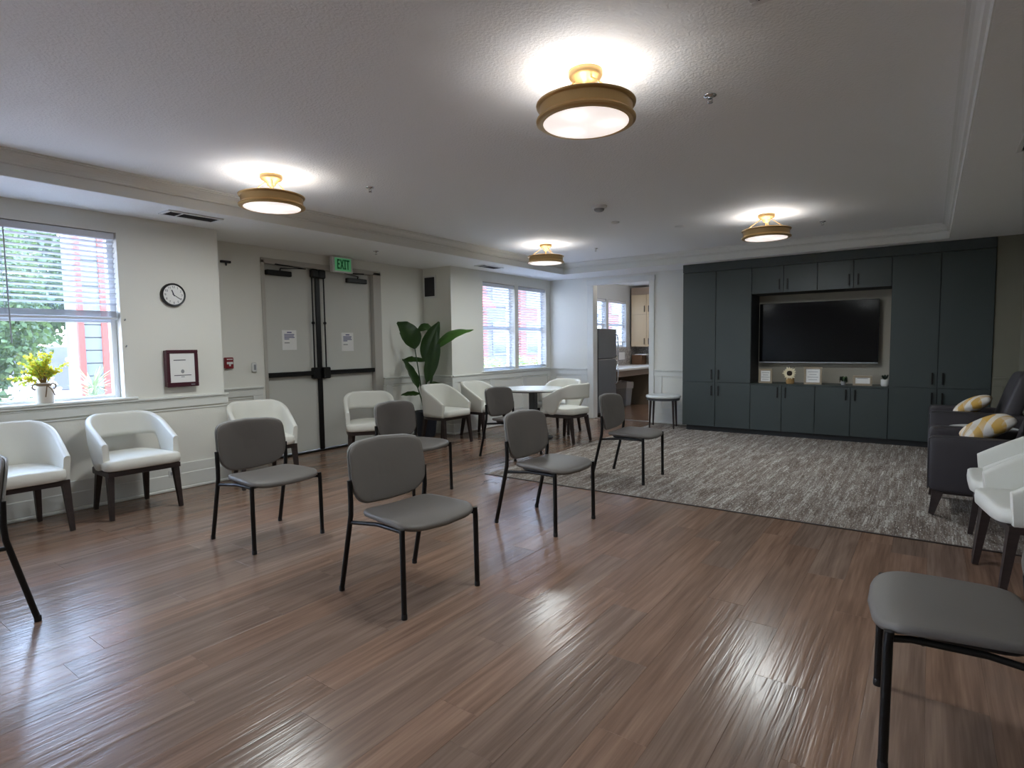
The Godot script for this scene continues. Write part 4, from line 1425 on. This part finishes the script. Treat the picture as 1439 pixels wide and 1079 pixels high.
func build_ceiling_things() -> void:
	sprinkler(Vector3(4.615, CEIL, 5.76), "sprinkler to the right of the nearest brass lamp")
	sprinkler(Vector3(1.822, CEIL, 5.69), "sprinkler to the right of the lamp near the clock")
	sprinkler(Vector3(4.605, CEIL, 1.71), "sprinkler to the right of the lamp before the cabinets")
	sprinkler(Vector3(1.826, CEIL, 1.726), "sprinkler to the right of the lamp near the kitchen opening")
	sprinkler(Vector3(0.18, SOF, 4.207), "sprinkler in the lowered ceiling beside the EXIT sign")
	var t := thing("smoke_detector", "round smoke detector in the middle of the ceiling", "detector", Vector3(3.0, CEIL, 3.90))
	var st := S(true)
	lathe(st, [Vector2(0.075, 0.0), Vector2(0.075, -0.012), Vector2(0.066, -0.020), Vector2(0.05, -0.026)], 28, Vector3.ZERO, false)
	put(t, "base", st, M.white_plastic)
	st = S(true)
	lathe(st, [Vector2(0.05, -0.024), Vector2(0.046, -0.042), Vector2(0.03, -0.052), Vector2(0.002, -0.054)], 24)
	put(t, "chamber", st, M.grey_plastic)
	st = S(true)
	lathe(st, [Vector2(0.045, 0.0), Vector2(0.045, -0.008), Vector2(0.03, -0.016), Vector2(0.002, -0.018)], 22)
	solo("ceiling_sensor", st, M.white_plastic, "small white disc sensor beyond the smoke detector", "sensor", "", Vector3(2.80, CEIL, 3.14))
	st = S(true)
	lathe(st, [Vector2(0.055, 0.0), Vector2(0.055, -0.005), Vector2(0.05, -0.008), Vector2(0.002, -0.008)], 22)
	solo("ceiling_cover", st, M.white_plastic, "flat round cover plate left of the lamp before the cabinets", "cover", "", Vector3(3.27, CEIL, 2.461))
	vent(Vector3(0.42, SOF, 6.46), 0.10, 0.23, "long vent in the lowered ceiling above the wall clock")
	vent(Vector3(0.37, SOF, 2.25), 0.10, 0.23, "vent in the lowered ceiling by the far windows")
	vent(Vector3(6.09, SOF, 4.42), 0.10, 0.21, "vent in the lowered ceiling at the right photo edge")
	vent(Vector3(5.16, CEIL, 6.80), 0.16, 0.30, "vent whose corner shows at the top photo edge")

# ---------------------------------------------------------------- niche decor
func niche_frame(x0: float, x1: float, h: float, rows: int, label: String) -> void:
	var t := thing("picture_frame", label, "frame", Vector3((x0 + x1) / 2, 0.7205, 0.33), 0, "small framed sayings on the cabinet shelf")
	var w := (x1 - x0) / 2
	var b := 0.026
	var st := S()
	bx(st, Vector3(-w, 0, 0), Vector3(w, b, 0.02), 0.002)
	bx(st, Vector3(-w, h - b, 0), Vector3(w, h, 0.02), 0.002)
	bx(st, Vector3(-w, b, 0), Vector3(-w + b, h - b, 0.02), 0.002)
	bx(st, Vector3(w - b, b, 0), Vector3(w, h - b, 0.02), 0.002)
	put(t, "frame", st, M.frame_wood)
	put(t, "sheet", box(Vector3(-w + b, b, 0.002), Vector3(w - b, h - b, 0.010)), M.paper)
	st = S()
	for k in rows:
		var y := h * (0.72 - 0.46 * k / maxf(rows - 1, 1))
		var e: float = [0.55, 0.4, 0.6, 0.48][k % 4]
		bx(st, Vector3(-w * e, y - 0.003, 0.010), Vector3(w * e, y + 0.003, 0.0106))
	put(t, "print", st, M.grey_plastic)
	put(t, "easel", box(Vector3(-0.015, 0, -0.05), Vector3(0.015, h * 0.6, 0.0)), M.seed)

func build_niche_decor() -> void:
	niche_frame(3.662, 3.838, 0.20, 4, "small square framed saying at the left end of the shelf")
	niche_frame(4.235, 4.452, 0.232, 4, "largest square framed saying in the middle of the shelf")
	niche_frame(4.808, 5.022, 0.128, 1, "low wide framed word beside the white pot")
	# sunflower in a burlap wrap
	var t := thing("sunflower_ornament", "cream sunflower in a burlap wrapped pot between two frames", "ornament", Vector3(4.065, 0.7205, 0.34))
	var st := S(true)
	lathe(st, [Vector2(0.045, 0.0), Vector2(0.055, 0.03), Vector2(0.05, 0.06), Vector2(0.058, 0.075), Vector2(0.002, 0.078)], 20)
	put(t, "pot", st, M.burlap)
	for k in 16:
		var a := TAU * k / 16
		st = S(true)
		var d := Vector3(cos(a), sin(a), 0)
		leaf(st, [Vector3(0, 0.145, 0.045) + d * 0.025, Vector3(0, 0.145, 0.055) + d * 0.055, Vector3(0, 0.145, 0.045) + d * (0.078 + 0.008 * (k % 3))], 0.014, Vector3(-sin(a), cos(a), 0), 0.2)
		put(t, "petal", st, M.petal)
	st = S(true)
	pad(st, Vector3(0, 0.145, 0.05), Vector3(0.034, 0.034, 0.014), 0.8, 1.0, null, 18, 8)
	put(t, "flower_centre", st, M.seed)
	for q in [[0.06, 0.235, 0.02], [0.0, 0.25, 0.0], [-0.075, 0.115, 0.02], [0.085, 0.11, 0.02]]:
		st = S(true)
		leaf(st, [Vector3(0, 0.1, 0.02), Vector3(q[0] * 0.6, (q[1] + 0.1) / 2 + 0.01, q[2] + 0.01), Vector3(q[0], q[1], q[2])], 0.018, Vector3(0.5, 0, 1), 0.2)
		put(t, "leaf", st, M.succulent)
	# trailing little plant
	t = thing("small_plant", "little trailing green plant on the shelf left of the low frame", "plant", Vector3(4.70, 0.7205, 0.34))
	st = S(true)
	lathe(st, [Vector2(0.022, 0.0), Vector2(0.03, 0.05), Vector2(0.026, 0.05), Vector2(0.002, 0.045)], 16)
	put(t, "pot", st, M.grey_plastic)
	var r := RandomNumberGenerator.new()
	r.seed = 4
	for k in 26:
		var a := r.randf() * TAU
		var d := Vector3(cos(a), 0, sin(a))
		var l := r.randf_range(0.03, 0.075)
		st = S(true)
		leaf(st, [Vector3(0, 0.05, 0) + d * 0.012, Vector3(0, 0.075 + r.randf() * 0.045, 0) + d * l * 0.7, Vector3(0, 0.02 + r.randf() * 0.09, 0) + d * l], 0.013, Vector3(-d.z, 0.2, d.x), 0.2)
		put(t, "leaf", st, M.succulent if k % 3 else M.sage)
	# succulent in a white pot
	t = thing("small_plant", "dark succulent in a white pot at the right end of the shelf", "plant", Vector3(5.155, 0.7205, 0.34))
	st = S(true)
	lathe(st, [Vector2(0.034, 0.0), Vector2(0.042, 0.01), Vector2(0.044, 0.085), Vector2(0.038, 0.085), Vector2(0.002, 0.078)], 22)
	put(t, "pot", st, M.white_plastic)
	for k in 16:
		var a := r.randf() * TAU
		var d := Vector3(cos(a), 0, sin(a))
		var l := r.randf_range(0.02, 0.05)
		st = S(true)
		leaf(st, [Vector3(0, 0.08, 0), Vector3(0, 0.115, 0) + d * l * 0.6, Vector3(0, 0.13 + r.randf() * 0.02, 0) + d * l], 0.012, Vector3(-d.z, 0, d.x), 0.3)
		put(t, "leaf", st, M.succulent)

# ---------------------------------------------------------------- vase of branches on the sill
func build_sill_vase() -> void:
	var t := thing("vase", "cream stoneware jar with two handles and twine on the window sill", "vase", Vector3(-0.022, RAIL + 0.022, 7.440))
	var st := S(true)
	lathe(st, [Vector2(0.052, 0.0), Vector2(0.058, 0.004), Vector2(0.060, 0.02), Vector2(0.059, 0.10), Vector2(0.050, 0.128), Vector2(0.043, 0.138), Vector2(0.044, 0.158), Vector2(0.040, 0.160), Vector2(0.036, 0.150), Vector2(0.002, 0.12)], 32)
	put(t, "jar_body", st, M.jar)
	for s in [-1.0, 1.0]:
		st = S(true)
		tube(st, [Vector3(0, 0.105, s * 0.056), Vector3(0, 0.118, s * 0.074), Vector3(0, 0.140, s * 0.074), Vector3(0, 0.152, s * 0.058), Vector3(0, 0.148, s * 0.042)], 0.006, 8)
		put(t, "handle", st, M.twine)
	st = S(true)
	lathe(st, [Vector2(0.0445, 0.134), Vector2(0.048, 0.137), Vector2(0.0485, 0.150), Vector2(0.045, 0.153)], 24)
	tube(st, [Vector3(0.046, 0.140, -0.005), Vector3(0.062, 0.10, 0.004), Vector3(0.064, 0.05, 0.012)], 0.004, 6)
	tube(st, [Vector3(0.046, 0.140, -0.006), Vector3(0.060, 0.11, -0.03), Vector3(0.058, 0.06, -0.05)], 0.004, 6)
	put(t, "twine", st, M.twine)
	# the branches stand in the jar
	var b := thing("flower_branches", "yellow green leafy branches standing in the cream jar", "flowers", Vector3(-0.022, RAIL + 0.15, 7.440))
	var r := RandomNumberGenerator.new()
	r.seed = 12
	for k in 24:
		var e := Vector3(r.randf_range(-0.03, 0.08), r.randf_range(0.10, 0.26), r.randf_range(-0.14, 0.13))
		if k < 3: e = Vector3(0.03, 0.03 + 0.02 * k, 0.15 + 0.035 * k)
		st = S(true)
		var midp := e * 0.5 + Vector3(0, 0.04, 0)
		tube(st, [Vector3(0, 0, 0), midp, e], [0.003, 0.0022, 0.0012], 5)
		var br := put(b, "branch", st, M.twig)
		for m in 2:
			st = S()
			for j in 26:
				var u := r.randf_range(0.3, 1.05)
				var p := Vector3.ZERO.lerp(midp, u * 2) if u < 0.5 else midp.lerp(e, u * 2 - 1)
				var d := Vector3(r.randfn(), r.randfn() * 0.6 + 0.4, r.randfn()).normalized()
				var s := d.cross(Vector3(r.randfn(), r.randfn(), r.randfn())).normalized()
				var l := r.randf_range(0.016, 0.032)
				var w := l * 0.36
				quad(st, p, p + d * l * 0.5 + s * w, p + d * l, p + d * l * 0.5 - s * w)
			put(br, "blossom" if m == 0 else "leaf", st, M.blossom if m == 0 else M.young_leaf).set_meta("kind", "stuff")

# ---------------------------------------------------------------- outdoors
func foliage(n: int, size: Vector3, leaf_len: float, sd: int, shell := 0.5, boxy := false) -> ArrayMesh:
	var r := RandomNumberGenerator.new()
	r.seed = sd
	var v := PackedVector3Array()
	var nm := PackedVector3Array()
	for k in n:
		var p: Vector3
		if boxy:
			p = Vector3(r.randf_range(-1, 1), r.randf_range(-1, 1), r.randf_range(-1, 1))
			var ax := r.randi() % 3
			p[ax] = signf(p[ax]) * r.randf_range(0.85, 1.05)
		else:
			p = Vector3(r.randfn(), r.randfn(), r.randfn()).normalized() * r.randf_range(shell, 1.0)
			p *= 1.0 + 0.18 * sin(p.x * 7 + sd) * sin(p.y * 6 + 1) * sin(p.z * 8)
		p *= size
		var d := Vector3(r.randfn(), r.randfn() - 0.3, r.randfn()).normalized()
		var s := d.cross(Vector3(r.randfn(), r.randfn(), r.randfn())).normalized()
		var l := leaf_len * r.randf_range(0.6, 1.3)
		var w := l * 0.34
		var q := [p, p + d * l * 0.5 + s * w, p + d * l, p + d * l * 0.5 - s * w]
		var nn := d.cross(s)
		for i in [0, 1, 2, 0, 2, 3]:
			v.append(q[i])
			nm.append(nn)
	var a := []
	a.resize(Mesh.ARRAY_MAX)
	a[Mesh.ARRAY_VERTEX] = v
	a[Mesh.ARRAY_NORMAL] = nm
	var m := ArrayMesh.new()
	m.add_surface_from_arrays(Mesh.PRIMITIVE_TRIANGLES, a)
	return m

func tree(at: Vector3, trunk_h: float, size: Vector3, n: int, leaf_len: float, sd: int, m: Material, called: String, label: String, cat := "tree") -> void:
	var t := thing(called, label, cat, at, 0, "greenery outside the windows")
	if trunk_h > 0.0:
		var st := S(true)
		tube(st, [Vector3.ZERO, Vector3(0.1, trunk_h * 0.6, 0.05), Vector3(0, trunk_h + size.y * 0.4, 0)], [0.18, 0.13, 0.05], 8)
		put(t, "trunk", st, M.bark)
	put(t, "crown" if trunk_h > 0 else "foliage", foliage(n, size, leaf_len, sd), m, Vector3(0, trunk_h + size.y * 0.9, 0))

func build_outdoors() -> void:
	struct("ground", box(Vector3(-60, -0.5, -60), Vector3(-0.17, -0.12, 40)), M.soil)
	struct("ground_bounce", box(Vector3(-6.2, -0.3, -6), Vector3(-0.17, -0.10, 20)), M.concrete)  # unseen pale slab, added to bounce daylight up through the windows
	struct("ground_pavement", box(Vector3(-40, -0.12, -2.5), Vector3(-6.2, 0.42, 20), 0.02), M.concrete)
	# grey garden wall of poured panels
	var gw := thing("garden_wall", "pale grey boundary wall beyond the window by the jar", "wall", Vector3(-10.0, 0.42, 4.4))
	for k in 3:
		put(gw, "panel", box(Vector3(-0.1, 0, -1.9 + k * 1.35), Vector3(0.1, 0.97, -0.57 + k * 1.35), 0.02), M.garden_wall)
	# wing of the building with siding and red corner boards
	var wb := thing("building_wing", "pale clapboard wing with red corner boards outside the left window", "building", Vector3(-5.4, -0.12, 5.05))
	put(wb, "wall", box(Vector3(-0.4, 0, -0.9), Vector3(0.36, 4.2, 0.50)), M.siding)
	for k in 21:
		put(wb, "siding_board", box(Vector3(0.355, 0.02 + k * 0.2, -0.9), Vector3(0.385, 0.205 + k * 0.2, 0.52), 0.006), M.siding)
	put(wb, "corner_board", box(Vector3(0.34, 0, 0.50), Vector3(0.41, 4.2, 0.58), 0.005), M.red_trim)
	put(wb, "corner_board", box(Vector3(0.38, 0, 0.16), Vector3(0.42, 4.2, 0.27), 0.005), M.red_trim)
	# hedge and trees seen by the left window
	tree(Vector3(-7.4, 0.42, 6.30), 0.0, Vector3(0.9, 1.75, 1.0), 9000, 0.11, 101, M.leaf_mid, "ivy_bush", "tall dense green bush at the left of the window view", "bush")
	tree(Vector3(-13.5, 0.0, 4.0), 1.6, Vector3(1.8, 1.7, 1.3), 5200, 0.20, 102, M.leaf_dark, "tree", "dark green tree rising above the pale garden wall")
	tree(Vector3(-18.5, 0.0, 4.6), 2.2, Vector3(2.2, 2.2, 1.7), 4200, 0.26, 103, M.leaf_mid, "tree", "tall lighter tree seen through the raised blind")
	tree(Vector3(-12.0, 0.0, 0.8), 1.4, Vector3(1.3, 1.5, 1.0), 4200, 0.18, 104, M.leaf_light, "tree", "yellow green tree beside the clapboard wing")
	tree(Vector3(-17.0, 0.0, 9.6), 2.0, Vector3(2.6, 2.4, 2.2), 4200, 0.28, 108, M.leaf_light, "tree", "pale sunlit tree at the far left of the window view")
	tree(Vector3(-6.5, 0.42, 5.85), 0.0, Vector3(0.35, 0.27, 0.35), 420, 0.07, 105, M.flower_white, "flowering_bush", "white flowering bush low behind the jar", "bush")
	# spiky plant near the glass
	var ag := thing("spiky_plant", "pale spiky rosette plant outside the right part of the window", "plant", Vector3(-2.6, -0.12, 6.27))
	var r := RandomNumberGenerator.new()
	r.seed = 33
	var st := S(true)
	tube(st, [Vector3.ZERO, Vector3(0.02, 0.8, 0)], [0.05, 0.035], 8)
	put(ag, "stem", st, M.bark)
	for k in 70:
		var a := r.randf() * TAU
		var el := r.randf_range(-0.3, 1.3)
		var d := Vector3(cos(a) * cos(el), sin(el), sin(a) * cos(el))
		var base := Vector3(0, r.randf_range(0.72, 1.0), 0)
		var l := r.randf_range(0.2, 0.34)
		st = S(true)
		leaf(st, [base, base + d * l * 0.5 + Vector3(0, 0.02, 0), base + d * l], 0.012, d.cross(Vector3.UP).normalized(), 0.3)
		put(ag, "leaf", st, M.leaf_pale)
	# bollard
	var bo := thing("bollard", "yellow bollard in front of the pale garden wall", "bollard", Vector3(-9.0, 0.42, 4.52))
	st = S(true)
	lathe(st, [Vector2(0.055, 0.0), Vector2(0.055, 0.34), Vector2(0.045, 0.375), Vector2(0.002, 0.385)], 18)
	put(bo, "post", st, M.bollard_yellow)
	st = S(true)
	lathe(st, [Vector2(0.07, 0.0), Vector2(0.07, 0.02), Vector2(0.055, 0.025)], 18)
	put(bo, "collar", st, M.black_plastic)
	# white camera-like object on the garden wall, modelled as a lamp on an arm
	var wl := thing("white_wall_fixture", "small white camera-like fixture on an arm at the pale garden wall", "lamp", Vector3(-9.9, 1.05, 4.22))
	st = S(true)
	tube(st, [Vector3(0, 0.1, -0.1), Vector3(0.2, 0.14, -0.02), Vector3(0.35, 0.10, 0.08)], 0.015, 6)
	put(wl, "arm", st, M.black_metal)
	st = S(true)
	pad(st, Vector3(0.38, 0.05, 0.12), Vector3(0.12, 0.06, 0.14), 0.7, 0.8, null, 18, 10)
	put(wl, "fixture_head", st, M.white_plastic)
	# parked car, low at the left of the view
	var car := thing("parked_car", "dark blue parked car low at the left edge of the window view", "car", Vector3(-9.2, 0.42, 8.0))
	st = S(true)
	pad(st, Vector3(0, 0.36, 0), Vector3(0.75, 0.24, 1.75), 0.35, 0.35, null, 32, 10)
	put(car, "body", st, M.car_blue)
	st = S(true)
	pad(st, Vector3(0, 0.70, 0.1), Vector3(0.62, 0.26, 0.95), 0.5, 0.4, null, 28, 10)
	put(car, "cabin", st, M.car_glass)
	for q in [[0.7, 1.1], [0.7, -1.1], [-0.7, 1.1], [-0.7, -1.1]]:
		st = S(true)
		tube(st, [Vector3(q[0] - 0.09, 0.24, q[1]), Vector3(q[0] + 0.09, 0.24, q[1])], 0.24, 20)
		put(car, "wheel", st, M.black_plastic)
	# building facing the far and kitchen windows
	var fb := thing("neighbour_building", "red and grey building facing the far windows", "building", Vector3(-9.0, -0.12, -15.5))
	put(fb, "wall", box(Vector3(-3, 0, -14), Vector3(0, 4.3, 9.2)), M.stucco)
	for k in 5:
		var z := 7.2 - k * 4.2
		put(fb, "brick_bay", box(Vector3(0, 0, z - 1.0), Vector3(0.25, 4.35, z + 0.9), 0.02), M.brick_red)
		for j in 2:
			for q in [z, z - 2.1]:
				var x0 := 0.25 if q == z else 0.0
				var w := put(fb, "window", box(Vector3(x0, 1.0 + j * 2.0, q - 0.5), Vector3(x0 + 0.05, 2.4 + j * 2.0, q + 0.5), 0.01), M.siding)
				for p in 2:
					put(w, "pane", box(Vector3(x0 + 0.04, 1.06 + j * 2.0 + p * 0.66, q - 0.43), Vector3(x0 + 0.06, 1.66 + j * 2.0 + p * 0.66, q + 0.43)), M.window_dark)
	var aw := S()  # red object of unclear kind, modelled as a sloped canopy
	loft(aw, [PackedVector3Array([Vector3(0.0, 0.5, -0.5), Vector3(0.0, 0.45, -0.5), Vector3(0.45, 0.0, -0.5), Vector3(0.45, 0.06, -0.5)]), PackedVector3Array([Vector3(0.0, 0.5, 0.5), Vector3(0.0, 0.45, 0.5), Vector3(0.45, 0.0, 0.5), Vector3(0.45, 0.06, 0.5)])], true, false)
	solo("red_board", aw, M.board_red, "bright red object of unclear kind on the building outside the far windows", "red_board", "", Vector3(-8.66, 2.75, -8.6))
	for k in 4:
		tree(Vector3(-4.4, -0.12, -4.0 - k * 1.25), 0.0, Vector3(0.42, 0.58, 0.56), 2000, 0.08, 120 + k, M.leaf_light, "hedge_bush", ["first", "second", "third", "fourth"][k] + " round green hedge bush counted from the near end outside the far windows", "bush")
